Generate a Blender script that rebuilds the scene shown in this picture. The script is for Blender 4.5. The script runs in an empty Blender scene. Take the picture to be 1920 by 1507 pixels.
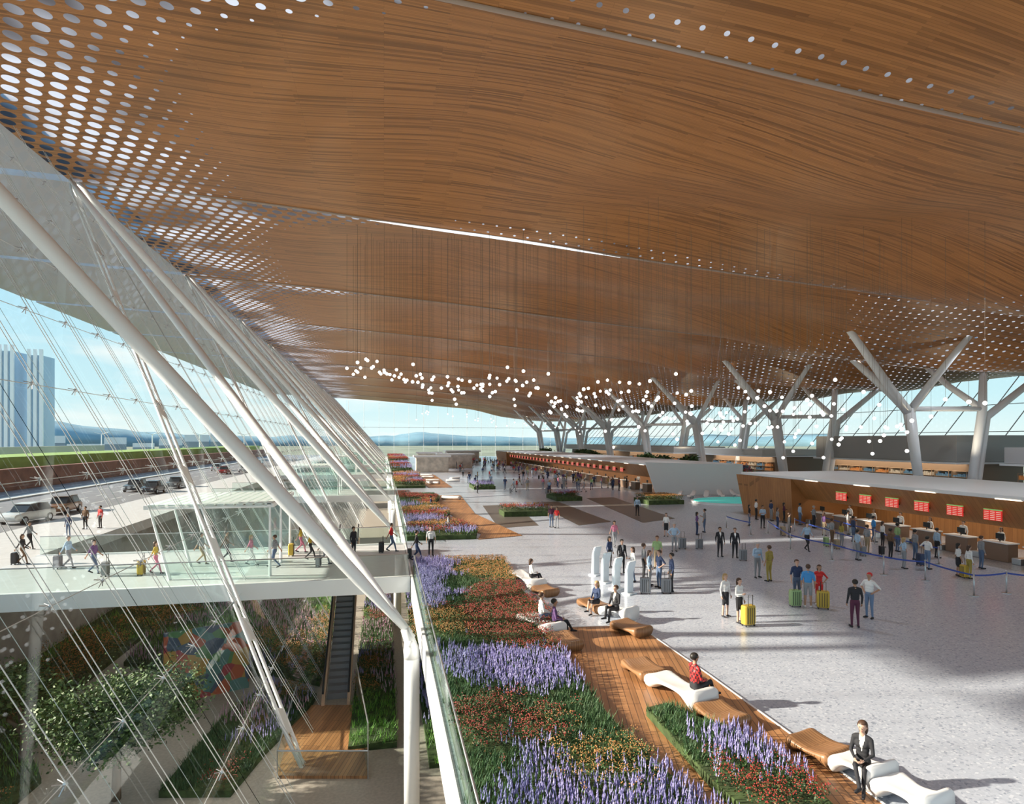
import bpy, bmesh, math, random, mathutils
import numpy as np
from mathutils import Vector, Matrix
random.seed(7)
F=1150.0; TH=math.atan(240/1150.0); CH=6.8; HOR=825.0
ST,CT=math.sin(TH),math.cos(TH)
def G(u,v,z=0.0):
    t=(CH-z)*F/(v-HOR); l=(u-960.0)/F*t
    return (t*ST+l*CT, t*CT-l*ST, z)
COL=bpy.context.scene.collection
sc=bpy.context.scene
try: sc.view_settings.view_transform='Standard'
except Exception: pass

# ---------------- materials
MC={}
def mat(name,c,r=0.5,m=0.0,emit=0,spec=0.5,noise=0.0,nscale=5.0):
    key=(name,c,r,m,emit,noise)
    if key in MC: return MC[key]
    M=bpy.data.materials.new(name); M.use_nodes=True
    nt=M.node_tree; b=nt.nodes['Principled BSDF']
    b.inputs['Base Color'].default_value=(*c,1); b.inputs['Roughness'].default_value=r
    b.inputs['Metallic'].default_value=m
    b.inputs['Specular IOR Level'].default_value=spec
    if emit:
        b.inputs['Emission Color'].default_value=(*c,1); b.inputs['Emission Strength'].default_value=emit
    if noise:
        tc=nt.nodes.new('ShaderNodeTexCoord'); n=nt.nodes.new('ShaderNodeTexNoise')
        n.inputs['Scale'].default_value=nscale; n.inputs['Detail'].default_value=4
        nt.links.new(tc.outputs['Object'],n.inputs['Vector'])
        mx=nt.nodes.new('ShaderNodeMixRGB'); mx.blend_type='MIX'
        mx.inputs[1].default_value=(*[max(0,x*(1-noise)) for x in c],1)
        mx.inputs[2].default_value=(*[min(1,x*(1+noise)) for x in c],1)
        cr=nt.nodes.new('ShaderNodeValToRGB'); cr.color_ramp.elements[0].position=.35; cr.color_ramp.elements[1].position=.65
        nt.links.new(n.outputs['Fac'],cr.inputs['Fac']); nt.links.new(cr.outputs['Color'],mx.inputs[0])
        nt.links.new(mx.outputs[0],b.inputs['Base Color'])
    MC[key]=M; return M
def nmath(nt,op,a,b=None,c=None):
    n=nt.nodes.new('ShaderNodeMath'); n.operation=op
    for i,x in enumerate((a,b,c)):
        if x is None: continue
        if isinstance(x,(int,float)): n.inputs[i].default_value=x
        else: nt.links.new(x,n.inputs[i])
    return n.outputs[0]
def wood(name,c1,c2,mort,bw,rh,rot=0.0,rough=.45,msize=.01,perf=False,nz=.35,streak=0):
    M=bpy.data.materials.new(name); M.use_nodes=True
    nt=M.node_tree; b=nt.nodes['Principled BSDF']; L=nt.links.new
    tc=nt.nodes.new('ShaderNodeTexCoord'); mp=nt.nodes.new('ShaderNodeMapping')
    mp.inputs['Rotation'].default_value=(0,0,rot); L(tc.outputs['Object'],mp.inputs['Vector'])
    br=nt.nodes.new('ShaderNodeTexBrick'); br.inputs['Scale'].default_value=1
    br.inputs['Color1'].default_value=(*c1,1); br.inputs['Color2'].default_value=(*c2,1); br.inputs['Mortar'].default_value=(*mort,1)
    br.inputs['Brick Width'].default_value=bw; br.inputs['Row Height'].default_value=rh
    br.inputs['Mortar Size'].default_value=msize; br.inputs['Bias'].default_value=-.1
    br.offset=.37; br.offset_frequency=3
    L(mp.outputs[0],br.inputs['Vector'])
    mp2=nt.nodes.new('ShaderNodeMapping'); mp2.inputs['Scale'].default_value=(.25,3.5,1); L(mp.outputs[0],mp2.inputs['Vector'])
    n=nt.nodes.new('ShaderNodeTexNoise'); n.inputs['Scale'].default_value=1.2; n.inputs['Detail'].default_value=5; L(mp2.outputs[0],n.inputs['Vector'])
    hs=nt.nodes.new('ShaderNodeHueSaturation'); L(br.outputs['Color'],hs.inputs['Color'])
    v=nmath(nt,'MULTIPLY_ADD',n.outputs['Fac'],nz*2,1-nz)
    if streak:
        b2=nt.nodes.new('ShaderNodeTexBrick'); b2.inputs['Scale'].default_value=1; b2.inputs['Color1'].default_value=(0,0,0,1); b2.inputs['Color2'].default_value=(1,1,1,1); b2.inputs['Mortar'].default_value=(0,0,0,1)
        b2.inputs['Brick Width'].default_value=4.2; b2.inputs['Row Height'].default_value=.10; b2.inputs['Mortar Size'].default_value=0; b2.offset=.43; b2.offset_frequency=2
        L(mp.outputs[0],b2.inputs['Vector'])
        rp=nt.nodes.new('ShaderNodeValToRGB'); e=rp.color_ramp.elements; e[0].position=.55; e[0].color=(1,1,1,1); e[1].position=1.0; e[1].color=(streak,streak,streak,1); L(b2.outputs['Color'],rp.inputs[0])
        v=nmath(nt,'MULTIPLY',v,rp.outputs[0])
    L(v,hs.inputs['Value'])
    L(hs.outputs[0],b.inputs['Base Color']); b.inputs['Roughness'].default_value=rough
    if perf:
        sp=nt.nodes.new('ShaderNodeSeparateXYZ'); L(tc.outputs['Object'],sp.inputs[0])
        y=nmath(nt,'DIVIDE',sp.outputs[1],.92); fl=nmath(nt,'FLOOR',y)
        x=nmath(nt,'MULTIPLY_ADD',fl,.5,sp.outputs[0])
        fx=nmath(nt,'SUBTRACT',nmath(nt,'FRACT',x),.5)
        fy=nmath(nt,'MULTIPLY',nmath(nt,'SUBTRACT',nmath(nt,'FRACT',y),.5),.92)
        d=nmath(nt,'SQRT',nmath(nt,'ADD',nmath(nt,'MULTIPLY',fx,fx),nmath(nt,'MULTIPLY',fy,fy)))
        at=nt.nodes.new('ShaderNodeAttribute'); at.attribute_name='perf'
        r=nmath(nt,'MULTIPLY',at.outputs['Fac'],.34)
        hole=nmath(nt,'LESS_THAN',d,r)
        ok=nmath(nt,'GREATER_THAN',r,.05); hole=nmath(nt,'MULTIPLY',hole,ok)
        nn=nt.nodes.new('ShaderNodeTexNoise'); nn.inputs['Scale'].default_value=.16; nn.inputs['Detail'].default_value=1; L(tc.outputs['Object'],nn.inputs['Vector'])
        rr=nt.nodes.new('ShaderNodeValToRGB'); e=rr.color_ramp.elements; e[0].position=.40; e[0].color=(.08,.07,.07,1); e[1].position=.58; e[1].color=(.46,.46,.49,1); L(nn.outputs['Fac'],rr.inputs[0])
        tr=nt.nodes.new('ShaderNodeBsdfTranslucent'); L(rr.outputs[0],tr.inputs[0]); mx=nt.nodes.new('ShaderNodeMixShader')
        L(hole,mx.inputs[0]); L(b.outputs[0],mx.inputs[1]); L(tr.outputs[0],mx.inputs[2])
        L(mx.outputs[0],nt.nodes['Material Output'].inputs['Surface'])
    return M
def glass(name,tint,refl=.12,k=.22):
    M=bpy.data.materials.new(name); M.use_nodes=True; nt=M.node_tree; nt.nodes.clear(); L=nt.links.new
    o=nt.nodes.new('ShaderNodeOutputMaterial'); t=nt.nodes.new('ShaderNodeBsdfTransparent'); t.inputs[0].default_value=(*tint,1)
    g=nt.nodes.new('ShaderNodeBsdfGlossy'); g.inputs['Roughness'].default_value=.02; g.inputs[0].default_value=(.9,.95,1,1)
    lw=nt.nodes.new('ShaderNodeLayerWeight'); lw.inputs['Blend'].default_value=.22
    f=nmath(nt,'MULTIPLY_ADD',lw.outputs['Fresnel'],k,refl*.4)
    mx=nt.nodes.new('ShaderNodeMixShader'); L(f,mx.inputs[0]); L(t.outputs[0],mx.inputs[1]); L(g.outputs[0],mx.inputs[2])
    L(mx.outputs[0],o.inputs['Surface']); return M
WHITE=mat('white_paint',(.86,.88,.9),.35)
WHITEB=mat('white_shell',(.84,.84,.84),.3)
STEEL=mat('steel',(.55,.57,.6),.3,.8)
CABLE=mat('cable_steel',(.6,.63,.65),.4,.2)
DARK=mat('dark_rubber',(.03,.03,.035),.5)
BLACK=mat('black_metal',(.02,.02,.02),.4)
CONC=mat('concrete',(.36,.35,.33),.8,noise=.12,nscale=1)
LGREY=mat('soffit_grey',(.50,.52,.57),.6)
CEILW=wood('ceiling_timber',(.47,.205,.062),(.36,.15,.042),(.28,.12,.035),4.0,.10,msize=.006,perf=True,rough=.42,nz=.24,streak=.62)
DECK=wood('deck_timber',(.46,.23,.10),(.33,.155,.065),(.14,.07,.035),2.4,.16,rot=math.radians(-75),rough=.4,nz=.35,streak=.8)
PANELW=wood('panel_timber',(.42,.19,.065),(.35,.15,.05),(.25,.11,.035),3.0,.3,rough=.4,nz=.25)
BENCHW=wood('bench_timber',(.36,.19,.09),(.29,.145,.065),(.2,.1,.045),3.0,.08,rough=.4,nz=.25)
GLASS=glass('facade_glass',(.94,.97,.97))
GLASS2=glass('green_glass',(.82,.92,.88),.3,.4)
GLASSR=glass('railing_glass',(.88,.94,.92),.08,.2)
def floor_mat():
    M=bpy.data.materials.new('terrazzo'); M.use_nodes=True; nt=M.node_tree; b=nt.nodes['Principled BSDF']; L=nt.links.new
    tc=nt.nodes.new('ShaderNodeTexCoord'); v=nt.nodes.new('ShaderNodeTexVoronoi'); v.inputs['Scale'].default_value=20
    L(tc.outputs['Object'],v.inputs['Vector'])
    r=nt.nodes.new('ShaderNodeValToRGB'); e=r.color_ramp.elements
    e[0].position=0; e[0].color=(.27,.31,.38,1); e[1].position=1; e[1].color=(.60,.64,.70,1)
    x=r.color_ramp.elements.new(.14); x.color=(.43,.47,.55,1); x=r.color_ramp.elements.new(.88); x.color=(.48,.52,.60,1)
    sp=nt.nodes.new('ShaderNodeSeparateXYZ'); L(v.outputs['Color'],sp.inputs[0]); L(sp.outputs[0],r.inputs[0])
    L(r.outputs[0],b.inputs['Base Color']); b.inputs['Roughness'].default_value=.22; b.inputs['Specular IOR Level'].default_value=.5
    return M
TERR=floor_mat()

# ---------------- mesh builder
class MB:
    def __init__(s): s.v=[];s.f=[];s.m=[]
    def add(s,vs,fs,mi=0):
        o=len(s.v); s.v.extend(vs)
        for f in fs: s.f.append(tuple(i+o for i in f)); s.m.append(mi)
    def box(s,lo,hi,mi=0):
        x0,y0,z0=lo;x1,y1,z1=hi
        s.add([(x0,y0,z0),(x1,y0,z0),(x1,y1,z0),(x0,y1,z0),(x0,y0,z1),(x1,y0,z1),(x1,y1,z1),(x0,y1,z1)],
              [(0,3,2,1),(4,5,6,7),(0,1,5,4),(1,2,6,5),(2,3,7,6),(3,0,4,7)],mi)
    def tube(s,pts,rad,n=8,mi=0):
        pts=[Vector(p) for p in pts]
        if isinstance(rad,(int,float)): rad=[rad]*len(pts)
        o=len(s.v); up=None
        for i,p in enumerate(pts):
            d=(pts[min(i+1,len(pts)-1)]-pts[max(i-1,0)]).normalized()
            if up is None: up=Vector((0,0,1)) if abs(d.z)<.9 else Vector((1,0,0))
            a=d.cross(up).normalized(); b=a.cross(d).normalized(); up=b
            for k in range(n):
                t=2*math.pi*k/n; q=p+(a*math.cos(t)+b*math.sin(t))*rad[i]; s.v.append(tuple(q))
        for i in range(len(pts)-1):
            for k in range(n):
                s.f.append((o+i*n+k,o+i*n+(k+1)%n,o+(i+1)*n+(k+1)%n,o+(i+1)*n+k)); s.m.append(mi)
        s.f.append(tuple(o+k for k in range(n-1,-1,-1))); s.m.append(mi)
        e=o+(len(pts)-1)*n; s.f.append(tuple(e+k for k in range(n))); s.m.append(mi)
    def sph(s,c,r,nu=8,nv=5,mi=0):
        if isinstance(r,(int,float)): r=(r,r,r)
        o=len(s.v); s.v.append((c[0],c[1],c[2]+r[2]))
        for j in range(1,nv):
            p=math.pi*j/nv
            for i in range(nu):
                t=2*math.pi*i/nu; s.v.append((c[0]+r[0]*math.sin(p)*math.cos(t),c[1]+r[1]*math.sin(p)*math.sin(t),c[2]+r[2]*math.cos(p)))
        s.v.append((c[0],c[1],c[2]-r[2])); L=o+1+(nv-1)*nu
        for i in range(nu):
            s.f.append((o,o+1+i,o+1+(i+1)%nu)); s.m.append(mi)
            for j in range(nv-2):
                a=o+1+j*nu; s.f.append((a+i,a+nu+i,a+nu+(i+1)%nu,a+(i+1)%nu)); s.m.append(mi)
            a=o+1+(nv-2)*nu; s.f.append((a+i,L,a+(i+1)%nu)); s.m.append(mi)
    def prism(s,poly,z0,z1,mi=0):
        n=len(poly); ar=sum(poly[i][0]*poly[(i+1)%n][1]-poly[(i+1)%n][0]*poly[i][1] for i in range(n))
        if ar<0: poly=poly[::-1]
        vs=[(p[0],p[1],z0) for p in poly]+[(p[0],p[1],z1) for p in poly]
        s.add(vs,[tuple(range(n-1,-1,-1)),tuple(range(n,2*n))]+[(i,(i+1)%n,n+(i+1)%n,n+i) for i in range(n)],mi)
    def loft(s,rings,mi=0,cap=True):
        n=len(rings[0]); o=len(s.v)
        for r in rings: s.v.extend([tuple(p) for p in r])
        for i in range(len(rings)-1):
            for k in range(n):
                s.f.append((o+i*n+k,o+i*n+(k+1)%n,o+(i+1)*n+(k+1)%n,o+(i+1)*n+k)); s.m.append(mi)
        if cap:
            s.f.append(tuple(o+k for k in range(n-1,-1,-1))); s.m.append(mi)
            e=o+(len(rings)-1)*n; s.f.append(tuple(e+k for k in range(n))); s.m.append(mi)
    def mesh(s,name,mats,smooth=False):
        me=bpy.data.meshes.new(name); me.from_pydata(s.v,[],s.f)
        for m in mats: me.materials.append(m)
        me.polygons.foreach_set('material_index',s.m)
        if smooth: me.polygons.foreach_set('use_smooth',[True]*len(s.f))
        me.update(); return me
    def obj(s,name,mats,smooth=False,loc=(0,0,0),rot=0,parent=None,bevel=0):
        o=bpy.data.objects.new(name,s.mesh(name,mats if isinstance(mats,(list,tuple)) else [mats],smooth))
        COL.objects.link(o); o.location=loc; o.rotation_euler=(0,0,rot)
        if parent: o.parent=parent
        if bevel:
            b=o.modifiers.new('bevel','BEVEL'); b.width=bevel; b.segments=2; b.limit_method='ANGLE'
        return o
def empty(name,loc=(0,0,0),rot=0):
    o=bpy.data.objects.new(name,None); COL.objects.link(o); o.location=loc; o.rotation_euler=(0,0,rot); o.empty_display_size=.2; return o
def tag(o,label,cat,group=None,kind=None):
    o['label']=label; o['category']=cat
    if group: o['group']=group
    if kind: o['kind']=kind
    return o
def struct(o): o['kind']='structure'; return o
def copy_tree(root,loc,rot=0,scale=1.0):
    r=root.copy(); COL.objects.link(r); r.location=loc; r.rotation_euler=(0,0,rot); r.scale=(scale,)*3
    for ch in root.children:
        c=ch.copy(); COL.objects.link(c); c.parent=r
        for g in ch.children:
            q=g.copy(); COL.objects.link(q); q.parent=c
    return r
def setmats(o,ml):
    for i,m in enumerate(ml):
        if i<len(o.material_slots):
            o.material_slots[i].link='OBJECT'; o.material_slots[i].material=m

# ---------------- camera
cam=bpy.data.cameras.new('camera'); co=bpy.data.objects.new('camera',cam); COL.objects.link(co)
co.location=(0,0,CH); co.rotation_euler=(math.pi/2,0,-TH)
cam.sensor_fit='HORIZONTAL'; cam.sensor_width=36; cam.lens=36*F/1920; cam.shift_y=(HOR-753.5)/1920; cam.clip_end=6000
sc.camera=co

# ---------------- world, sun, added fill spots
w=bpy.data.worlds.new('sky'); sc.world=w; w.use_nodes=True; nt=w.node_tree; L=nt.links.new
bg=nt.nodes['Background']; tc=nt.nodes.new('ShaderNodeTexCoord'); sp=nt.nodes.new('ShaderNodeSeparateXYZ'); L(tc.outputs['Generated'],sp.inputs[0])
cr=nt.nodes.new('ShaderNodeValToRGB'); e=cr.color_ramp.elements
e[0].position=0; e[0].color=(.66,.76,.74,1); e[1].position=1; e[1].color=(.14,.33,.66,1)
x=cr.color_ramp.elements.new(.06); x.color=(.50,.71,.75,1)
x=cr.color_ramp.elements.new(.3); x.color=(.30,.58,.75,1)
L(sp.outputs[2],cr.inputs[0])
mp=nt.nodes.new('ShaderNodeMapping'); mp.inputs['Scale'].default_value=(3,3,14); L(tc.outputs['Generated'],mp.inputs[0])
n=nt.nodes.new('ShaderNodeTexNoise'); n.inputs['Scale'].default_value=1.3; n.inputs['Detail'].default_value=6; L(mp.outputs[0],n.inputs['Vector'])
c2=nt.nodes.new('ShaderNodeValToRGB'); c2.color_ramp.elements[0].position=.5; c2.color_ramp.elements[1].position=.72; L(n.outputs['Fac'],c2.inputs[0])
mx=nt.nodes.new('ShaderNodeMixRGB'); mx.inputs[2].default_value=(.9,.86,.80,1); L(cr.outputs[0],mx.inputs[1]); L(nmath(nt,'MULTIPLY',c2.outputs[0],.7),mx.inputs[0])
L(mx.outputs[0],bg.inputs[0]); bg.inputs[1].default_value=1.4
sun=bpy.data.lights.new('sun','SUN'); sun.energy=12.0; sun.angle=math.radians(.9); sun.color=(1,.88,.72)
so=bpy.data.objects.new('sun',sun); COL.objects.link(so)
sd=Vector((math.cos(math.radians(22.5)),-.12,-math.sin(math.radians(22.5)))); so.rotation_euler=sd.to_track_quat('-Z','Y').to_euler()
def fill_spot(loc,e,up,cone,c):  # added interior fill light, belongs to no real fixture
    l=bpy.data.lights.new('lamp','SPOT'); l.energy=e; l.spot_size=math.radians(cone); l.spot_blend=1.0; l.shadow_soft_size=.06; l.color=c
    o=bpy.data.objects.new('lamp',l); COL.objects.link(o); o.location=loc
    if up: o.rotation_euler=(math.pi,0,0)
for y in (4,30,56,84,118,160,210):
    for x in (-6,16,38,62):
        fill_spot((x,y,4.6),(1080 if y<100 else 1650)*(1.0 if x<30 else .8),True,172,(1,.85,.62))  # upward fill added to brighten the timber ceiling
for y in (6,28,50,78,110,150,200):
    for x in (12,34,58):
        fill_spot((x,y,16.5),(2300 if y<90 else 4800),False,140,(.88,.93,1))  # downward fill added to lift the hall floor

# ---------------- ceiling
CP=[(-20,23.7),(-8,23.2),(2,22.4),(10,21.9),(18,21.1),(27,20.4),(40,19.5),(57,18.2),(70,16.9),(82,16.1),(92,16.3)]
CPx=[p[0] for p in CP]; CPz=[p[1] for p in CP]
BAY=23.3
def sm(t): t=max(0,min(1,t)); return t*t*(3-2*t)
def zbase(x): return (np.interp(x-3,CPx,CPz)+np.interp(x,CPx,CPz)+np.interp(x+3,CPx,CPz))/3
def zoff(x,s):
    h=math.sin(math.pi*s); return (-2.3*sm((x-30)/18)*sm((90-x)/15)+1.5*sm((x+8)/14)*sm((30-x)/14)+.9*math.sin(2*math.pi*s+x*.13)*sm((x-2)/16)*sm((80-x)/20))*h
def zc(x,y): return zbase(x)+zoff(x,((y-21.7)/BAY)%1.0)
nx=112; ny=26; tn=0
for k in range(-2,10):
    y0=21.7+BAY*k; mb=MB(); perf=[]
    for j in range(ny+1):
        s=j/ny; y=y0+BAY*s
        for i in range(nx+1):
            x=-20+112*i/nx
            mb.v.append((x,y,float(zbase(x))+zoff(x,s)))
            ex=12*math.exp(-(s/.16)**2)
            wl=sm((-7+ex-x)/9)
            wr=sm((x-32-7*math.sin(s*math.pi))/15)*(.34+.30*s)
            we=.36*math.exp(-((1-s-.03)/.045)**2)*sm((x-2)/5) if k<=0 else 0
            perf.append(max(wl,wr,we))
    for j in range(ny):
        for i in range(nx):
            a=j*(nx+1)+i; mb.f.append((a,a+nx+1,a+nx+2,a+1)); mb.m.append(0)
    o=mb.obj('ceiling',CEILW,True); struct(o)
    at=o.data.attributes.new('perf','FLOAT','POINT'); at.data.foreach_set('value',perf)
    tn+=1; mb=MB(); P=[]
    for i in range(nx+1):
        x=-20+112*i/nx; P.append((x,y0,zbase(x)-.02))
    mb.tube(P,.10,6); o=mb.obj('trim_%d'%tn,mat('seam_steel',(.42,.33,.28),.4),True); struct(o)
    if k==1:
        tn+=1; mb=MB(); rr=[]
        for i in range(25):
            t=i/24; x=-1+19*t; wd=.22*math.sin(math.pi*min(1,t*1.05))**.7+.01 if 0<t<.95 else .01; z=zbase(x)-.14
            rr.append([(x,y0-wd,z),(x,y0+wd,z),(x,y0+wd,z+.05),(x,y0-wd,z+.05)])
        mb.loft(rr); o=mb.obj('trim_%d'%tn,mat('skylight_slot',(.85,.93,1),.3,emit=.9)); struct(o)
    a0=y0+.55; a1=y0+BAY-.55; mb=MB()
    mb.add([(-20,a0,23.8),(-20,a1,23.8),(-45,a1,25),(-45,a0,25),(-20,a0,24.4),(-20,a1,24.4),(-45,a1,25.3),(-45,a0,25.3)],
      [(0,1,2,3),(7,6,5,4),(0,3,7,4),(1,5,6,2),(2,6,7,3),(0,4,5,1)])
    struct(mb.obj('ceiling',LGREY))

# ---------------- floors & slabs
mb=MB(); mb.box((1.4,-26,-.9),(77,256,0)); struct(mb.obj('floor',TERR))
tn+=1; mb=MB(); mb.box((1.3,-26,-1.0),(1.4,256,.03)); struct(mb.obj('trim_%d'%tn,mat('fascia_white',(.85,.86,.88),.4)))
mb=MB(); mb.box((-21,-26,-6.9),(12,256,-6.5)); struct(mb.obj('floor',mat('lower_paving',(.42,.38,.33),.5,noise=.1,nscale=8)))
mb=MB(); mb.box((12,-26,-6.5),(12.3,256,-.9)); struct(mb.obj('wall_right',mat('lower_wall',(.3,.25,.21),.7)))
mb=MB(); mb.box((-21.4,-26,-6.5),(-21,256,-.82)); struct(mb.obj('wall_left',CONC))
mb=MB(); mb.box((-3000,-500,-7.6),(3000,4500,-7.0)); tag(mb.obj('ground',mat('grass_field',(.24,.25,.17),.9,noise=.3,nscale=.02)),'flat airfield ground of dry grass surrounding the terminal','ground',kind='stuff')
mb=MB(); mb.box((-50,-26,-.8),(-27.5,300,-.12)); tag(mb.obj('road',mat('asphalt',(.22,.22,.235),.7,noise=.1,nscale=.6)),'grey asphalt departure road beside the terminal','road')
mb=MB(); mb.box((-27.5,-26,-.8),(-20,300,0)); tag(mb.obj('sidewalk',mat('sidewalk_paving',(.58,.58,.59),.6,noise=.06,nscale=2)),'pale concrete kerbside pavement outside the glass facade','sidewalk')
mb=MB(); mb.box((-43.8,-26,-.12),(-42.2,300,.05)); tag(mb.obj('traffic_median',mat('kerb',(.6,.6,.58),.6)),'long pale concrete median strip between road lanes','median')
for xx in (-31.3,-35,-38.7,-46.5):
    mb=MB()
    for j in range(60): mb.box((xx-.08,j*5-20,-.118),(xx+.08,j*5-17,-.11))
    tag(mb.obj('lane_marking',mat('road_paint',(.75,.75,.72),.6)),'dashed white lane line painted on the asphalt','road marking',kind='stuff')
mb=MB(); mb.box((-51,-26,-6.5),(-50,300,2.6)); mb.box((-51.2,-26,2.6),(-49.9,300,2.85)); tag(mb.obj('parapet_wall',mat('brown_wall',(.27,.12,.08),.7,noise=.2,nscale=.5)),'reddish brown parapet wall along the road','wall')
mb=MB(); mb.box((-68,80,-6.5),(-56,300,4.2)); tag(mb.obj('raised_lawn',mat('lawn',(.26,.38,.09),.9,noise=.15,nscale=.3)),'bright green raised lawn beyond the road','lawn')
mb=MB(); mb.box((-104,20,-6.5),(-86,215,4.0)); mb.box((-87.8,20,4.0),(-86,215,5.2)); tag(mb.obj('parking_deck',mat('pale_deck',(.5,.48,.46),.7)),'low pale parking deck beyond the lawn','building')
mb=MB(); NA=160; rings=[]
for i in range(NA+1):
    az=math.radians(-50+110*i/NA); R=1500
    h=14+ (66*math.exp(-((math.degrees(az)+33)/13)**2)+ 16*math.exp(-((math.degrees(az)-2)/10)**2)+10*math.exp(-((math.degrees(az)-35)/12)**2))
    h*= .8+.4*mathutils.noise.noise(Vector((i*.16,0,3)))+.15*mathutils.noise.noise(Vector((i*.6,1,3)))
    c,s=math.cos(az),math.sin(az)
    rings.append([(R*s,R*c,-7),((R+100)*s,(R+100)*c,h*.7),((R+250)*s,(R+250)*c,h),((R+400)*s,(R+400)*c,-7)])
mb.loft(rings); tag(mb.obj('hill_range',mat('haze_tinted_hill',(.17,.29,.34),.95,noise=.2,nscale=.01),True),'hazy blue green hills on the horizon','hills',kind='stuff')  # atmospheric haze is painted into the bluish hill colour
for i in range(5):
    tw=empty('tower',(-143+i*7.4,228+i*2.0,-7)); H=(43,46,46,45,44)[i]
    mb=MB(); mb.box((-1.9,-4,0),(1.9,4,H-2)); mb.obj('body',mat('tower_glass',(.30,.45,.60),.2,.2),parent=tw)
    for j in range(3):
        mb=MB(); mb.box((-2.2+j*1.75,-4.6,2),(-1.2+j*1.75,-4,H)); mb.obj('fin',mat('tower_fin',(.85,.88,.9),.5),parent=tw)
    tag(tw,'slim pale office tower with vertical white fins','tower','slim finned towers')
random.seed(3)
for i in range(16):
    az=math.radians(-42+i*1.9); R=420+ (i*97%5)*45
    bx=empty('airport_building',(R*math.sin(az),R*math.cos(az),-7),-az); W=random.uniform(10,14) if i%2 else random.uniform(14,19); H=random.uniform(11,19)
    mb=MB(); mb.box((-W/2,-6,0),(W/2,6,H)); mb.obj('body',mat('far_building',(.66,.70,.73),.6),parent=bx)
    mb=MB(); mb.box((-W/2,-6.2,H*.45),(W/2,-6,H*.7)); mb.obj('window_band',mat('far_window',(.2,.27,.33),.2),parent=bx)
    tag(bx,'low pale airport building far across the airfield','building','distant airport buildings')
for i in range(9):
    az=math.radians(-39+i*3.4); R=275
    mb=MB(); x0,y0=R*math.sin(az),R*math.cos(az)
    mb.tube([(0,0,0),(0,0,16)],[.3,.15],6); mb.tube([(-2.5,0,16.8),(0,0,16),(2.5,0,16.8)],.15,5)
    tag(mb.obj('street_lamp',WHITE,loc=(x0,y0,-7)),'tall white twin arm lamp post','street lamp','distant lamp posts')
for i in range(4):
    o=MB(); o.box((-60,-12,0),(60,12,.05)); tag(o.obj('apron_strip',mat('apron',(.5,.5,.48),.8),loc=(260+i*60,260+i*160,-7),rot=.3),'pale concrete apron strip on the airfield','pavement','apron strips')

# ---------------- left facade
XB,ZB,XT,ZT=-3.4,-6.5,-19.8,23.7
def fp(t,y,off=0): return (XB+(XT-XB)*t+off*.88,y,ZB+(ZT-ZB)*t+off*.48)
wn=0
for k in range(-2,10):
    y0=21.7+BAY*k; y1=y0+BAY; wn+=1
    mb=MB(); mb.add([fp(0,y0),fp(0,y1),fp(1,y1),fp(1,y0)],[(0,1,2,3)]); g=struct(mb.obj('window_%d'%wn,GLASS))
    mb=MB(); N=8
    for j in range(N):
        yy=y0+BAY*(j+.5)/N
        for d in (-.13,.13): mb.tube([fp(0,yy+d,.3),fp(1,yy+d,.3)],.014 if k<3 else .022,4)
    for r in range(1,10): mb.tube([fp(r/10,y0,.12),fp(r/10,y1,.12)],.014,4)
    c=mb.obj('cable_net',CABLE,parent=g); c['kind']='structure'
    mb=MB()
    for j in range(N):
        yy=y0+BAY*(j+.5)/N
        for r in range(1,10):
            p=fp(r/10,yy,.2); mb.sph(p,(.06,.06,.06),6,4)
            if k<3:
                for dy in (-.12,.12):
                    mb.tube([p,fp(r/10+.004,yy+dy,.05)],.014,4); mb.tube([p,fp(r/10-.004,yy+dy,.05)],.014,4)
    c=mb.obj('clamp_nodes',STEEL,parent=g); c['kind']='structure'
    mb=MB()
    for j in range(N+1):
        yy=y0+BAY*j/N; mb.tube([fp(0,yy),fp(1,yy)],.010,3)
    c=mb.obj('glass_joint',mat('joint',(.5,.55,.55),.5),parent=g); c['kind']='structure'
for k in range(0,11):
    y=21.7+BAY*k
    c=empty('leaning_column',(1.0,y,-6.5))
    def strut(P0,P1,r):
        d=Vector(P1)-Vector(P0); q=[Vector(P0)+d*t for t in (0,.04,.09,.2,.8,.95,1)]
        mb=MB(); mb.tube(q,[.1,r*.55,r*.85,r,r,r*.85,r*.6],20); mb.obj('strut',WHITE,True,parent=c)
    strut((0,0,6.4),(-20.6,0,30.1),.26)
    if k<10: strut((-.1,.25,6.5),(-20.6,BAY-.9,29.9),.2)
    mb=MB(); mb.tube([(-.05,0,0),(-.05,0,5.7)],.27,20); mb.obj('post',WHITE,True,parent=c)
    mb=MB(); mb.tube([(-.05,0,5.7),(-.07,0,6.0),(-.12,0,6.3),(-.3,0,6.72)],[.275,.27,.2,.14],16); mb.tube([(-.1,-.26,6.25),(-.1,.26,6.25)],.11,12); mb.obj('pin_joint',WHITE,True,parent=c)
    tag(c,'white leaning tubular steel column on a round post','column','leaning facade columns')
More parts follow.
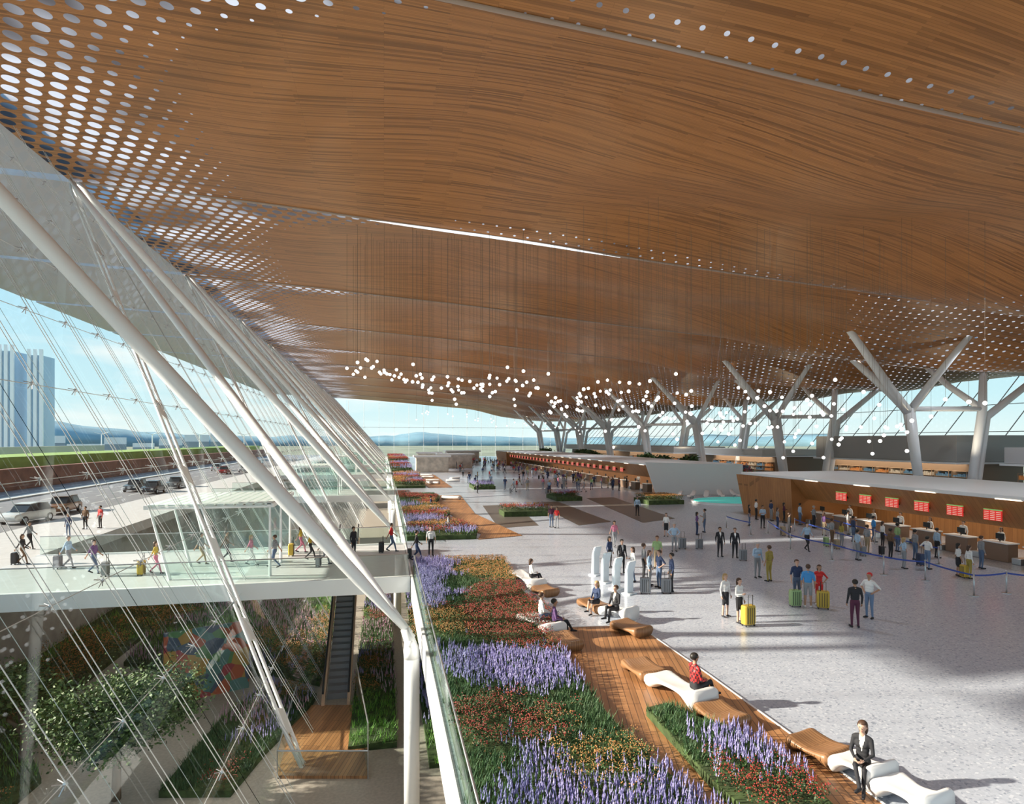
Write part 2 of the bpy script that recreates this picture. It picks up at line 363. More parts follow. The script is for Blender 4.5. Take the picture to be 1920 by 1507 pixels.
for k in range(0,8):
    y=45+BAY*k; a=Vector((-3.2,y-19,-6.5)); b=Vector((-19.6,y-.8,23.1)); d=(b-a)
    m=empty('lattice_mast',tuple(a)); gn=Vector((.88,0,.48)); side=d.cross(gn).normalized(); nrm=d.cross(side).normalized()
    for s in (-.34,.34):
        mb=MB(); mb.tube([side*s*.3,side*s+d*.03,side*s+d*.97,d+side*s*.3],.08,8)
        mb.obj('chord',WHITE,True,parent=m)
    for i in range(9):
        t=.04+.9*i/8; p=d*t; q=d*(t+.028); s1=side*.34; n2=nrm*.05
        vs=[p-s1-n2,p+s1-n2,q+s1-n2,q-s1-n2,p-s1+n2,p+s1+n2,q+s1+n2,q-s1+n2]
        mb=MB(); mb.add([tuple(v) for v in vs],[(0,3,2,1),(4,5,6,7),(0,1,5,4),(1,2,6,5),(2,3,7,6),(3,0,4,7)])
        mb.obj('crossplate',WHITE,parent=m)
    tag(m,'slender white ladder-shaped steel mast along the glass','mast','facade masts')
mb=MB(); mb.tube([(0,0,0),(-10.5,0,27)],.26,14); tag(mb.obj('raking_strut',WHITE,True,loc=(-11.6,22.0,-6.5)),'white raking steel strut outside the glass','strut')

# ---------------- right facade
for k in range(-1,10):
    y0=21.7+BAY*k; y1=y0+BAY; wn+=1
    mb=MB(); mb.add([(76.5,y0,0),(76.5,y1,0),(91.5,y1,16.2),(91.5,y0,16.2)],[(0,3,2,1)]); g=struct(mb.obj('window_%d'%wn,GLASS))
    mb=MB()
    for j in range(5): mb.tube([(76.3,y0+BAY*j/5,0),(91.3,y0+BAY*j/5,16.2)],.09,4)
    for z in (4,8,12): mb.tube([(76.5+15*z/16.2,y0,z),(76.5+15*z/16.2,y1,z)],.05,4)
    c=mb.obj('mullion',CABLE,parent=g); c['kind']='structure'
wn+=1; mb=MB(); mb.add([(-15,255,0),(90,255,0),(90,255,17),(-15,255,23)],[(0,1,2,3)]); g=struct(mb.obj('window_%d'%wn,GLASS))
mb=MB()
for i in range(18): mb.tube([(-14+i*6,255,0),(-14+i*6,255,22.6-i*.32)],.06,4)
for z in (6,12): mb.tube([(-14,255,z),(90,255,z)],.06,4)
c=mb.obj('mullion',CABLE,parent=g); c['kind']='structure'
for k in range(-1,8):
    y=56.65+BAY*k; t=empty('branching_column',(57,y,0)); zz=lambda dx,dy: float(zc(57+dx,y+dy))+.15
    def pt(name,pts,r,n=12):
        mb=MB(); mb.tube(pts,r,n); mb.obj(name,WHITE,True,parent=t)
    pt('trunk',[(0,-.8,0),(-1.6,-.5,10.2)],[.46,.52]); pt('trunk',[(1.5,.8,0),(-.3,.5,10)],[.46,.52])
    pt('branch',[(-1.6,-.5,9.9),(-4,-1,12),(-11,-3,zz(-11,-3))],[.52,.46,.34])
    pt('branch',[(-.3,.5,9.8),(-2,1.4,12),(-5.5,3,zz(-5.5,3))],[.52,.46,.34])
    pt('branch',[(-.8,0,10),(-.5,-3,13.5),(-.2,-6.5,zz(-.2,-6.5))],[.42,.36,.28])
    pt('trunk',[(7,0,0),(8.8,0,10.3),(9.5,.5,zz(9.5,.5))],[.46,.46,.36]); pt('trunk',[(8.4,.6,0),(10,.6,9.4),(15,-2,zz(15,-2))],[.46,.46,.34])
    pt('branch',[(8.8,0,10.3),(8.6,4,13.2),(8.4,8,zz(8.4,8))],[.38,.34,.26])
    pt('tie_beam',[(-1.4,0,10.2),(8.8,0,10.3)],.27)
    tag(t,'white branching tubular steel column carrying the timber roof','column','branching roof columns')

# ---------------- bridges
for bi in range(4):
    Y=31+46.6*bi
    b=empty('footbridge',(0,Y,0))
    mb=MB(); mb.box((-20,0.1,-.12),(1.27,9.9,0)); mb.obj('walkway',mat('bridge_floor',(.64,.65,.67),.4,noise=.04,nscale=2),parent=b)
    mb=MB(); mb.box((-20,-.15,-.75),(1.27,.1,.03)); mb.box((-20,9.9,-.75),(1.27,10.15,.03)); mb.box((-20,0.1,-.5),(1.27,9.9,-.12)); mb.obj('girder',WHITE,parent=b)
    for yy in (0.02,9.98):
        mb=MB(); mb.box((-19.8,yy-.015,.05),(1.2,yy+.015,1.1)); mb.obj('railing_panel',GLASSR,parent=b)
        mb=MB(); mb.tube([(-19.8,yy,1.12),(1.2,yy,1.12)],.03,6); mb.obj('handrail',STEEL,parent=b)
    tag(b,'white footbridge with glass railings crossing the garden','footbridge','entrance bridges')
    v=empty('glass_vestibule',(-8.2,Y+1.3,0))
    for yy in (.3,7):
        mb=MB(); mb.add([(-2.0,yy,.05),(2.6,yy,.05),(2.6,yy,3.4),(-2.9,yy,3.4)],[(0,1,2,3)]); mb.obj('glass_wall',GLASS2,parent=v)
    mb=MB(); 
    for yy in (.3,3.6,7): mb.tube([(-2,yy,0),(-2.9,yy,3.5),(2.6,yy,3.5),(2.6,yy,0)],.09,6)
    mb.box((-3.1,.1,3.45),(-2.9,7.2,3.65)); mb.box((2.5,.1,3.45),(2.8,7.2,3.65))
    mb.obj('frame',WHITE,parent=v)
    mb=MB()
    for i in range(13): mb.box((-2.9+i*.44,.1,3.6),(-2.6+i*.44,7.2,3.68))
    mb.obj('roof_louvre',mat('louvre',(.70,.80,.78),.3),parent=v)
    tag(v,'glazed entrance vestibule with louvred roof on the bridge','vestibule','glass vestibules')
for y0,ln,lb in ((2,28.9,'glass railing with round steel handrail along the floor edge'),(41.5,36,'glass railing with steel handrail beside the second flower bed')):
    r=empty('glass_railing',(1.46,y0,0))
    mb=MB(); mb.box((-.012,0,0),(.012,ln,1.05)); mb.obj('panel',GLASSR,parent=r)
    mb=MB(); mb.tube([(0,0,1.07),(0,ln,1.07)],.025,8); mb.obj('handrail',STEEL,True,parent=r)
    tag(r,lb,'railing')

# ---------------- escalator
es=empty('escalator',(-2.35,32.7,-6.5)); Ls=11.3
mb=MB()
for i in range(28):
    y=i*.4; z=.1+i*6.4/28; mb.box((-.5,y,z-.25),(.5,y+.42,z+.2))
mb.obj('steps',mat('escalator_step',(.28,.28,.3),.5,.3),parent=es)
for sx in (-.62,.62):
    mb=MB(); mb.add([(sx,-.8,.0),(sx,Ls,6.3),(sx,Ls,7.4),(sx,-.8,.95)],[(0,1,2,3)]); mb.obj('balustrade',GLASSR,parent=es)
    mb=MB(); mb.tube([(sx,-1.0,.7),(sx,-.8,1.0),(sx,Ls,7.45)],.05,6); mb.obj('handrail',DARK,True,parent=es)
    mb=MB(); x0,x1=(sx-.08,sx+.08)
    mb.add([(x0,-1,-.0),(x1,-1,0),(x1,Ls,5.9),(x0,Ls,5.9),(x0,-1,.25),(x1,-1,.25),(x1,Ls,6.5),(x0,Ls,6.5)],[(0,3,2,1),(4,5,6,7),(0,1,5,4),(1,2,6,5),(2,3,7,6),(3,0,4,7)]); mb.obj('skirt',mat('escalator_skirt',(.6,.4,.28),.4),parent=es)
tag(es,'dark stepped escalator rising from the lower garden','escalator')
LP=[G(*q,-6.4)[:2] for q in ((520,1455),(690,1455),(668,1322),(556,1322))]
el=empty('garden_landing',(LP[0][0],LP[0][1],-6.5)); ox,oy=LP[0]
LL=[(x-ox,y-oy) for x,y in LP]
mb=MB(); mb.prism(LL,0,.12); mb.obj('deck',DECK,parent=el)
for a,b_,h in ((LL[3],LL[0],1.1),(LL[0],LL[1],1.1),(LL[1],LL[2],2.2)):
    mb=MB(); mb.add([(a[0],a[1],.12),(b_[0],b_[1],.12),(b_[0],b_[1],h),(a[0],a[1],h)],[(0,1,2,3)]); mb.obj('glass_panel',GLASS2,parent=el)
    mb=MB(); mb.tube([(a[0],a[1],h),(b_[0],b_[1],h)],.03,6); mb.tube([(a[0],a[1],0),(a[0],a[1],h)],.025,6); mb.obj('rail',STEEL,parent=el)
tag(el,'timber landing enclosed by glass balustrades in the lower garden','landing')
def mural_mat():
    M=bpy.data.materials.new('mural_paint'); M.use_nodes=True; nt=M.node_tree; b=nt.nodes['Principled BSDF']; L=nt.links.new
    tc=nt.nodes.new('ShaderNodeTexCoord'); v=nt.nodes.new('ShaderNodeTexVoronoi'); v.inputs['Scale'].default_value=1.6; L(tc.outputs['Object'],v.inputs[0])
    r=nt.nodes.new('ShaderNodeValToRGB'); r.color_ramp.interpolation='CONSTANT'
    cs=[(.5,.12,.06),(.1,.25,.25),(.5,.3,.08),(.08,.12,.2),(.4,.06,.08),(.12,.28,.12)]
    for i,c in enumerate(cs):
        e=r.color_ramp.elements[0] if i==0 else r.color_ramp.elements.new(i/6); e.color=(*c,1)
    s=nt.nodes.new('ShaderNodeSeparateXYZ'); L(v.outputs['Color'],s.inputs[0]); L(s.outputs[0],r.inputs[0]); L(r.outputs[0],b.inputs['Base Color']); return M
mb=MB(); mb.box((-2.0,-.1,0),(2.0,.1,3.6)); tag(mb.obj('mural',mural_mat(),loc=(-9.0,34.5,-6.5),rot=.4),'multicoloured abstract mural panel beneath the bridge','mural')

# ---------------- plants
def inpoly(p,poly):
    x,y=p[0],p[1]; c=False; n=len(poly)
    for i in range(n):
        a,b=poly[i],poly[(i+1)%n]
        if (a[1]>y)!=(b[1]>y) and x<(b[0]-a[0])*(y-a[1])/(b[1]-a[1])+a[0]: c=not c
    return c
def rc(a,b): return random.uniform(a,b)
GRN=[mat('leaf_green',(.055,.12,.03),.6),mat('leaf_dark',(.035,.08,.025),.6)]
PL={'lavender':[GRN[0],mat('lavender_flower',(.27,.24,.50),.6),mat('lavender_pale',(.42,.39,.66),.6)],
    'red':[GRN[1],mat('red_flower',(.36,.03,.022),.6),mat('red_leaf',(.15,.08,.025),.6)],
    'orange':[GRN[0],mat('orange_flower',(.50,.22,.06),.6),mat('ochre_leaf',(.24,.16,.05),.6)],
    'pink':[GRN[0],mat('pink_flower',(.5,.27,.38),.6),mat('pink_pale',(.5,.41,.45),.6)],
    'grass':[GRN[0],mat('grass_blade',(.065,.15,.06),.6),GRN[1]],
    'lime':[mat('lime_leaf',(.11,.32,.035),.6),mat('lime_pale',(.2,.42,.06),.6),GRN[0]]}
def blade(mb,x,y,z,h,mi,w=.02,lean=.12):
    a=rc(0,6.28); dx,dy=math.cos(a),math.sin(a); l=lean*h*rc(.6,3)
    mb.add([(x-dy*w,y+dx*w,z),(x+dy*w,y-dx*w,z),(x+dx*l,y+dy*l,z+h)],[(0,1,2)],mi)
def leaf(mb,x,y,z,s,mi):
    a=Vector((rc(-1,1),rc(-1,1),rc(-.6,.6))).normalized()*s; b=a.cross(Vector((rc(-1,1),rc(-1,1),rc(-1,1)))).normalized()*s*.5
    p=Vector((x,y,z)); mb.add([tuple(p-a),tuple(p+b),tuple(p+a),tuple(p-b)],[(0,1,2,3)],mi)
def octa(mb,x,y,z,r,mi):
    mb.add([(x+r,y,z),(x,y+r,z),(x-r,y,z),(x,y-r,z),(x,y,z+r),(x,y,z-r)],[(0,1,4),(1,2,4),(2,3,4),(3,0,4),(1,0,5),(2,1,5),(3,2,5),(0,3,5)],mi)
def plant(mb,kind,x,y,z,k=1.0):
    if kind in('lavender','pink'):
        for i in range(3): blade(mb,x+rc(-.06,.06)*k,y+rc(-.06,.06)*k,z,rc(.15,.28)*k,0,.010*k+.004)
        for rep in range(2 if k<1.2 else 1):
            x1,y1=x+rc(-.04,.04)*k,y+rc(-.04,.04)*k
            h=rc(.26,.46)*k; lx,ly=rc(-.07,.07)*k,rc(-.07,.07)*k; mi=1 if random.random()<.55 else 2
            rr=.0145*k+.002; R=[]
            for t,q in ((.45,.25),(.52,1.1),(.58,.7),(.66,1.0),(.72,.65),(.8,.8),(.88,.45),(1,.08)):
                R.append([(x1+lx*t+rr*q*math.cos(a+t*5),y1+ly*t+rr*q*math.sin(a+t*5),z+h*t) for a in (0,1.571,3.142,4.712)])
            mb.loft(R,mi)
    elif kind in('grass','lime'):
        for i in range(14 if k<1.5 else 7): blade(mb,x+rc(-.09,.09)*k,y+rc(-.09,.09)*k,z,rc(.12,.24)*k,random.choice((0,1,1,2)),.007*k+.004,.3)
    else:
        for i in range(20):
            a=rc(0,6.28); q=rc(0,.17)*k; hh=rc(.08,.33)*k; leaf(mb,x+q*math.cos(a),y+q*math.sin(a),z+hh,rc(.02,.038)*k,0 if random.random()<.72 else 2)
        for i in range(8):
            a=rc(0,6.28); q=rc(0,.17)*k; octa(mb,x+q*math.cos(a),y+q*math.sin(a),z+rc(.27,.36)*k,rc(.010,.018)*k,1)
def bed(poly,z0,h,seeds,k,label):
    mb=MB(); mb.prism(poly,z0,z0+h); ob=mb.obj('flower_bed',mat('bed_soil',(.05,.08,.025),.9,noise=.4,nscale=3)); tag(ob,label,'flower bed')
    xs=[p[0] for p in poly]; ys=[p[1] for p in poly]
    B=[MB() for _ in seeds]
    st={'lavender':.12,'pink':.15,'red':.17,'orange':.17,'grass':.14,'lime':.16}
    g=.12*k; x=min(xs)
    while x<max(xs):
        y=min(ys)
        while y<max(ys):
            p=(x+rc(-.5,.5)*g,y+rc(-.5,.5)*g)
            if inpoly(p,poly):
                jx,jy=p[0]+random.gauss(0,.24*k),p[1]+random.gauss(0,.34*k)
                bi=min(range(len(seeds)),key=lambda i:(seeds[i][0]-jx+.5*math.sin(p[1]*2+i))**2+(seeds[i][1]-jy)**2*.6*seeds[i][3])
                kd=seeds[bi][2]
                if random.random()<(.12/st[kd])**2: plant(B[bi],kd,p[0],p[1],z0+h-.02,k)
            y+=g
        x+=g
    nm={'lavender':'lavender_patch','red':'red_flower_shrub','orange':'orange_flower_shrub','pink':'pink_flower_patch','grass':'ornamental_grass','lime':'green_shrub'}
    lb={'lavender':'dense purple lavender spikes growing in the bed','red':'dark green shrubs dotted with red blossoms','orange':'low shrubs with orange ochre blossoms','pink':'pale pink flower spikes in the garden','grass':'dark green tufted ornamental grass in the bed','lime':'bright green leafy ground cover'}
    for i,s in enumerate(seeds):
        if B[i].v: tag(B[i].obj(nm[s[2]],PL[s[2]]),lb[s[2]],'plants',kind='stuff')
def S(u,v,kd,w=1.0):
    p=G(u,v,.5); return (p[0],p[1],kd,w)
main=[(1.52,9.2),(1.52,33.3)]+[G(*q)[:2] for q in ((945,1057),(968,1105),(1050,1185),(1030,1207),(1075,1270),(1150,1370),(1290,1507))]+[(6.0,9.2)]
seeds=[S(800,1075,'lavender'),S(808,1110,'lavender'),S(915,1070,'orange'),S(860,1080,'grass'),S(850,1110,'grass'),S(930,1105,'red'),S(1000,1140,'red'),
 S(900,1155,'red'),S(850,1165,'orange'),S(980,1185,'red'),S(860,1225,'lavender'),S(950,1245,'lavender'),S(1045,1255,'lavender'),S(1100,1305,'grass'),S(1050,1305,'grass'),
 S(900,1330,'red'),S(1000,1340,'red'),S(930,1390,'red'),S(1150,1370,'grass'),S(1120,1405,'orange'),S(1180,1425,'orange'),S(1000,1440,'lavender'),S(900,1470,'grass'),
 S(1060,1490,'lavender'),S(1180,1490,'lavender'),S(1240,1470,'lavender'),S(830,1200,'grass'),S(845,1290,'grass'),S(880,1400,'grass')]
bed(main,0.0,.25,seeds,1.0,'raised planting bed of lavender and shrubs along the floor edge')
isl=[G(*q)[:2] for q in ((1212,1345),(1250,1335),(1330,1372),(1425,1412),(1480,1450),(1570,1540),(1430,1570),(1340,1490),(1270,1410))]
seeds=[S(1225,1350,'grass'),S(1260,1370,'grass'),S(1300,1420,'grass'),S(1320,1385,'lavender'),S(1360,1400,'lavender'),S(1405,1410,'lavender'),S(1390,1445,'red'),S(1440,1465,'red'),S(1490,1490,'red'),S(1400,1500,'red'),S(1350,1450,'red')]
bed(isl,0.045,.2,seeds,1.0,'narrow island bed of grass lavender and red shrubs')
def rseeds(x0,x1,y0,y1,n,kinds): return [(rc(x0,x1),rc(y0,y1),random.choice(kinds),1.0) for _ in range(n)]
KH=['lavender','red','orange','grass','lavender','red']
bed([(1.52,42),(6.2,41.8),(6.6,44),(4.8,50),(5.8,55),(4.8,62),(6.2,70),(5.8,75),(1.52,75)],0,.3,rseeds(1.7,6.2,42,75,24,KH),1.4,'planting bed with mixed flowers beyond the bridge')
bed([(1.6,88),(5.8,88),(5.4,100),(6.2,112),(5.6,121),(1.6,121)],0,.3,rseeds(1.7,6,88,121,14,KH),2.4,'distant planting bed with mixed flowers')
bed([(1.6,135),(6.2,135),(6.2,168),(1.6,168)],0,.3,rseeds(1.7,6,135,168,10,KH),3.2,'far planting bed with mixed flowers')
bed([(1.6,182),(7,182),(7,240),(1.6,240)],0,.3,rseeds(1.7,6,182,240,10,KH),4.0,'long planting bed with mixed flowers near the hall end')
KL=['pink','lavender','orange','grass','lime','red','pink','lime','orange','grass']
bed([(-6,36.5),(-3.4,34.5),(-3.3,62),(-17,62),(-15,40),(-9,37)],-6.5,.25,rseeds(-15,-3.4,34,62,34,KL),1.7,'lower garden bed of pink and orange flowers')
bed([(-1.5,27),(0.55,27),(0.55,60),(-1.5,60)],-6.5,.25,rseeds(-1.5,.6,27,60,18,KL),1.5,'lower garden bed of lavender beside the escalator')
bed([(1.8,25),(9,25),(9,60),(1.8,60)],-6.5,.25,rseeds(1.8,9,25,60,18,['lavender','lime','orange']),2.0,'shaded lower garden bed beneath the floor')
bed([(-8.2,25),(-5.6,24.5),(-4.9,27.5),(-3.6,31.5),(-3.4,33),(-6.2,35),(-7.5,31)],-6.5,.25,rseeds(-8,-3.6,25,34,16,KL),1.4,'lower garden bed at the base of the glass')
bed([(-20.5,31.5),(-16,31.5),(-15.6,62),(-20.5,62)],-6.5,.25,rseeds(-20,-15,31,62,16,['orange','orange','grass','lime']),2.2,'ochre and green garden bed outside the glass')
bed([(-20.5,21),(-13.5,21),(-13,27),(-15.6,31),(-20.5,31)],-6.5,.2,rseeds(-20,-13,21,31,10,['grass','lime','orange','grass']),1.9,'green ground cover bed around the garden tree')
for (cx,cy,sx,sy) in ((12.6,54.5,2.2,1.3),(20.3,68,1.5,2.2),(29.2,62,2.0,2.0),(13.6,86,1.5,2.5)):
    bed([(cx-sx,cy-sy),(cx+sx,cy-sy),(cx+sx,cy+sy),(cx-sx,cy+sy)],0,.45,rseeds(cx-sx,cx+sx,cy-sy,cy+sy,4,['grass','red','lavender','orange']),1.6,'square planter of mixed flowers on the hall floor')

# ---------------- trees
def tree(loc,h,R,nl,ls,seed,name='tree',lab='leafy green tree with spreading crown',cols=None):
    random.seed(seed); t=empty(name,loc); mb=MB(); tips=[]
    def br(p,d,l,r,dep):
        q=p+d*l; m=p+d*l*.5+Vector((rc(-.08,.08),rc(-.08,.08),0))*l
        mb.tube([p,m,q],[r,r*.85,r*.65],6 if dep<2 else 4)
        if dep==3: tips.append(q); tips.append(m); return
        for i in range(4 if dep else 7):
            a=rc(0,6.28); k=rc(.5,1.0)
            nd=(d*.7+Vector((math.cos(a)*k,math.sin(a)*k,rc(-.05,.35)))).normalized()
            br(q-d*l*rc(0,.35),nd,l*rc(.6,.85)*(R/h*1.6 if dep==0 else 1),r*.55,dep+1)
    br(Vector((0,0,0)),Vector((0.02,0.02,1)),h*.36,h*.028,0)
    mb.obj('trunk',mat('bark',(.20,.15,.11),.9),True,parent=t)
    lb=MB()
    for i in range(nl):
        p=random.choice(tips); g=R*.12
        leaf(lb,p.x+random.gauss(0,g),p.y+random.gauss(0,g),p.z+random.gauss(0,g*.8),ls*rc(.6,1.2),random.choice((0,0,1,2)))
    lo=lb.obj('foliage',cols or [mat('tree_leaf',(.055,.12,.03),.6),mat('tree_leaf_dark',(.03,.065,.02),.6),mat('tree_leaf_light',(.11,.18,.05),.6)],parent=t); lo['kind']='stuff'
    return tag(t,lab,'tree')
tree((-9.7,25.2,-6.5),6.0,3.4,24000,.085,11)
tree((-14.5,28.6,-6.5),5.2,2.5,9000,.10,15,lab='smaller green tree in the lower garden')
tree((-12.0,52,-6.5),4.4,2.2,4000,.16,21,lab='green tree beneath the far bridge')
for i,(x,y) in enumerate(((46,72),(49,78))):
    tree((x,y,0),4.8,1.8,2500,.2,30+i,'tree_sculpture','sculptural tree with multicoloured blossom crown',[mat('blossom_red',(.5,.1,.1),.6),mat('blossom_blue',(.15,.3,.5),.6),mat('blossom_green',(.15,.4,.2),.6)])
for i in range(8):
    tree((46+i%3*3,88+i*14,0),7.0,2.4,1200,.3,40+i,'indoor_tree','green indoor tree beyond the check-in desks')

# ---------------- decking
random.seed(5)
dk=[G(*q)[:2] for q in ((1052,1178),(1195,1174),(1330,1268),(1500,1392),(1800,1620),(1330,1545),(1288,1503),(1152,1370),(1077,1270),(1033,1207))]
mb=MB(); mb.prism([tuple(p) for p in dk],0,.045); tag(mb.obj('timber_deck',DECK),'warm timber plank deck between planting beds and benches','deck')
mb=MB(); P=[(*G(*q)[:2],.03) for q in ((1052,1178),(1195,1174),(1330,1268),(1500,1392),(1800,1620))]; mb.tube(P,.035,6); tag(mb.obj('deck_edge_strip',mat('edge_white',(.85,.85,.85),.4)),'thin white edging strip around the timber deck','edging')
for poly,lb in (([(6.3,41.5),(9.6,42.5),(8.2,56),(9.2,75),(6.0,75.5),(5.0,62),(6.1,55),(5.0,50),(6.9,44)],'timber deck strip beside the second planting bed'),([(6.3,88),(9.6,88),(9.6,121),(5.8,121),(6.3,112),(5.6,100)],'distant timber deck strip beside a planting bed')):
    mb=MB(); mb.prism(poly,0,.04); tag(mb.obj('timber_deck',DECK),lb,'deck')
BR=mat('dark_inlay',(.12,.105,.095),.35)
for q in ([(905,948),(965,945),(1010,985),(935,990)],[(1000,942),(1045,940),(1145,978),(1085,985)],[(1100,934),(1150,932),(1265,972),(1205,980)]):
    mb=MB(); mb.prism([G(*p)[:2] for p in q],0,.012); tag(mb.obj('floor_inlay',BR),'dark brown stone inlay band in the terrazzo floor','floor inlay','dark floor bands')

# ---------------- benches
def bench(u0,v0,u1,v1,white,wd=.92):
    a=Vector(G(u0,v0)); b=Vector(G(u1,v1)); d=b-a; Ln=d.length; rot=math.atan2(d.y,d.x)
    c=(a+b)/2; N=16; R=[]
    for i in range(N+1):
        s=i/N; x=(s-.5)*Ln
        if white:
            top=.40-.05*math.sin(s*math.pi*1.3)+.16*sm((s-.72)/.28); bot=.24*sm(math.sin(math.pi*s)*1.4-.25)
            ww=wd/2*(.84+.16*math.cos(s*6.28))*(.93 if i in(0,N) else 1)
        else:
            top=.38-.10*math.sin(s*math.pi); bot=.12*sm(math.sin(math.pi*s)*1.5-.3); ww=wd/2*(.96 if i in(0,N) else 1)
        if i in(0,N): top-=.04
        e=.45; ring=[]
        for k in range(20):
            t=2*math.pi*k/20; cy=math.copysign(abs(math.cos(t))**e,math.cos(t)); cz=math.copysign(abs(math.sin(t))**e,math.sin(t))
            inset=1-.2*(cz<0)*abs(cz)
            ring.append((x,ww*cy*inset,(top+bot)/2+(top-bot)/2*cz-(.025*(cz>.8)*max(0,1-(cy*cy*2)))))
        R.append(ring)
    mb=MB(); mb.loft(R)
    base=.045 if (c.y<23) else 0.0
    o=mb.obj('lounge_bench',WHITEB if white else BENCHW,True,loc=(c.x,c.y,base),rot=rot)
    tag(o,'sculptural glossy white lounge bench with curved seat' if white else 'low curved timber lounge bench','bench','lounge benches'); return o
BN=[(1498,1402,1576,1442,0),(1580,1445,1657,1489,1),(1660,1491,1760,1550,1),(1188,1256,1228,1283,0),(1231,1286,1323,1339,1),(1326,1341,1382,1376,0),
 (986,1168,1043,1201,1),(1045,1203,1072,1225,0),(1098,1135,1133,1151,0),(1135,1153,1185,1168,1),(1160,1180,1208,1197,0),(966,1081,1009,1109,1),(1011,1110,1034,1119,0),
 (822,990,850,1002,1),(852,1003,870,1008,0),(795,950,815,958,1)]
for q in BN: bench(*q)
for (x,y) in ((7.5,70),(7.4,95),(7.8,101),(7.6,110),(11,100),(12,106),(7.8,116)):
    mb=MB(); mb.loft([[(xx,w_*math.cos(t),.21+.21*math.sin(t)) for t in [k*.785 for k in range(8)]] for xx,w_ in ((-1.1,.35),(-1,.42),(0,.38),(1,.42),(1.1,.3))]); tag(mb.obj('lounge_bench',WHITEB,True,loc=(x,y,.04 if x<9 else 0),rot=1.4+x),'distant white lounge bench on the deck','bench','lounge benches')

# ---------------- check-in islands
def scr_mat():
    M=bpy.data.materials.new('flight_screen'); M.use_nodes=True; nt=M.node_tree; b=nt.nodes['Principled BSDF']; L=nt.links.new
    tc=nt.nodes.new('ShaderNodeTexCoord'); sp=nt.nodes.new('ShaderNodeSeparateXYZ'); L(tc.outputs['Generated'],sp.inputs[0])
    z=nmath(nt,'FRACT',nmath(nt,'MULTIPLY',sp.outputs[2],6)); line=nmath(nt,'LESS_THAN',nmath(nt,'ABSOLUTE',nmath(nt,'SUBTRACT',z,.5)),.17)
    col=nmath(nt,'LESS_THAN',nmath(nt,'ABSOLUTE',nmath(nt,'SUBTRACT',nmath(nt,'FRACT',nmath(nt,'MULTIPLY',sp.outputs[1],3)),.5)),.38)
    txt=nmath(nt,'MULTIPLY',line,col)
    m1=nt.nodes.new('ShaderNodeMixRGB'); m1.inputs[1].default_value=(.72,.03,.025,1); m1.inputs[2].default_value=(.85,.55,.42,1); L(txt,m1.inputs[0])
    r=nmath(nt,'GREATER_THAN',sp.outputs[2],.9); m2=nt.nodes.new('ShaderNodeMixRGB'); m2.inputs[2].default_value=(.2,.42,.12,1); L(m1.outputs[0],m2.inputs[1]); L(r,m2.inputs[0])
    L(m2.outputs[0],b.inputs['Base Color']); L(m2.outputs[0],b.inputs['Emission Color']); b.inputs['Emission Strength'].default_value=.6; return M
SCR=scr_mat()
def island(Y0,Y1,solid,ys,lab):
    r=empty('check_in_island',(32.5,Y0,0)); Ln=Y1-Y0
    mb=MB(); mb.prism([(0,0),(11,-3),(11,Ln),(0,Ln)],3.62,3.85); mb.obj('roof',WHITE,parent=r,bevel=.03)
    mb=MB(); 
    mb.add([(1.5,.3,1.95),(1.5,Ln-.5,1.95),(.15,Ln,3.62),(.15,0,3.62),(1.75,.3,1.95),(1.75,Ln-.5,1.95),(.6,Ln,3.62),(.6,0,3.62)],[(0,1,2,3)[::-1],(4,5,6,7),(0,3,7,4)[::-1],(1,5,6,2),(0,4,5,1),(3,2,6,7)])
    mb.obj('fascia_panel',PANELW,parent=r)
    mb=MB(); mb.box((6.4,0.3,0),(6.6,Ln-.3,3.6)); mb.obj('back_wall',PANELW,parent=r)
    mb=MB()
    mb.add([(.3,Ln-solid,0),(.3,Ln,0),(10.8,Ln,0),(10.8,Ln-solid,0),(.1,Ln-solid,3.6),(-.1,Ln+.6,3.6),(10.8,Ln+.6,3.6),(10.8,Ln-solid,3.6)],[(0,3,2,1),(4,5,6,7),(0,1,5,4),(1,2,6,5),(2,3,7,6),(3,0,4,7)]); mb.obj('end_block',PANELW,parent=r)
    mb=MB(); mb.add([(.9,.0,0),(11,-2.8,0),(11,-3,3.7),(-.6,-.1,4.05),(.9,.25,0),(11,-2.5,0),(11,-2.7,3.7),(-.6,.15,4.05)],[(0,1,2,3),(7,6,5,4),(0,3,7,4),(1,5,6,2),(3,2,6,7),(0,4,5,1)]); mb.obj('end_wall',WHITE,parent=r)
    for yw in ys:
        y=yw-Y0; mb=MB(); mb.box((.46,y-.52,2.36),(.52,y+.52,2.98)); mb.obj('screen',SCR,parent=r)
        mb=MB(); mb.box((.52,y-.1,2.5),(1.1,y+.1,2.7)); mb.obj('screen_bracket',BLACK,parent=r)
    n=int((Ln-solid)/5)
    for i in range(n):
        y=(Ln-solid)*(i+.5)/n
        mb=MB(); mb.box((-.02,y-.7,3.60),(.1,y+.7,3.66)); mb.obj('downlight_strip',mat('strip_light',(1,.88,.7),.4,emit=2),parent=r)
    return tag(r,lab,'check-in island')
island(24,51.5,7,[27.8+2.3*i for i in range(6)],'white roofed check-in island with leaning timber fascia and red flight screens')
island(71.5,178,14,[82+2.9*i for i in range(28)],'long white roofed check-in island with a row of red screens')
def area(loc,sx,sy,e,c=(1,.85,.65)):
    l=bpy.data.lights.new('lamp','AREA'); l.shape='RECTANGLE'; l.size=sx; l.size_y=sy; l.energy=e; l.color=c
    o=bpy.data.objects.new('lamp',l); COL.objects.link(o); o.location=loc; return o
area((36.3,34,3.5),1.5,16,260); area((36.3,110,3.5),1.5,60,1000)
area((68,72,3.9),3,22,700); area((64.3,102,3.9),3,18,700); area((62.2,150,3.9),3,60,1600); area((70,43,3.9),3,22,500)
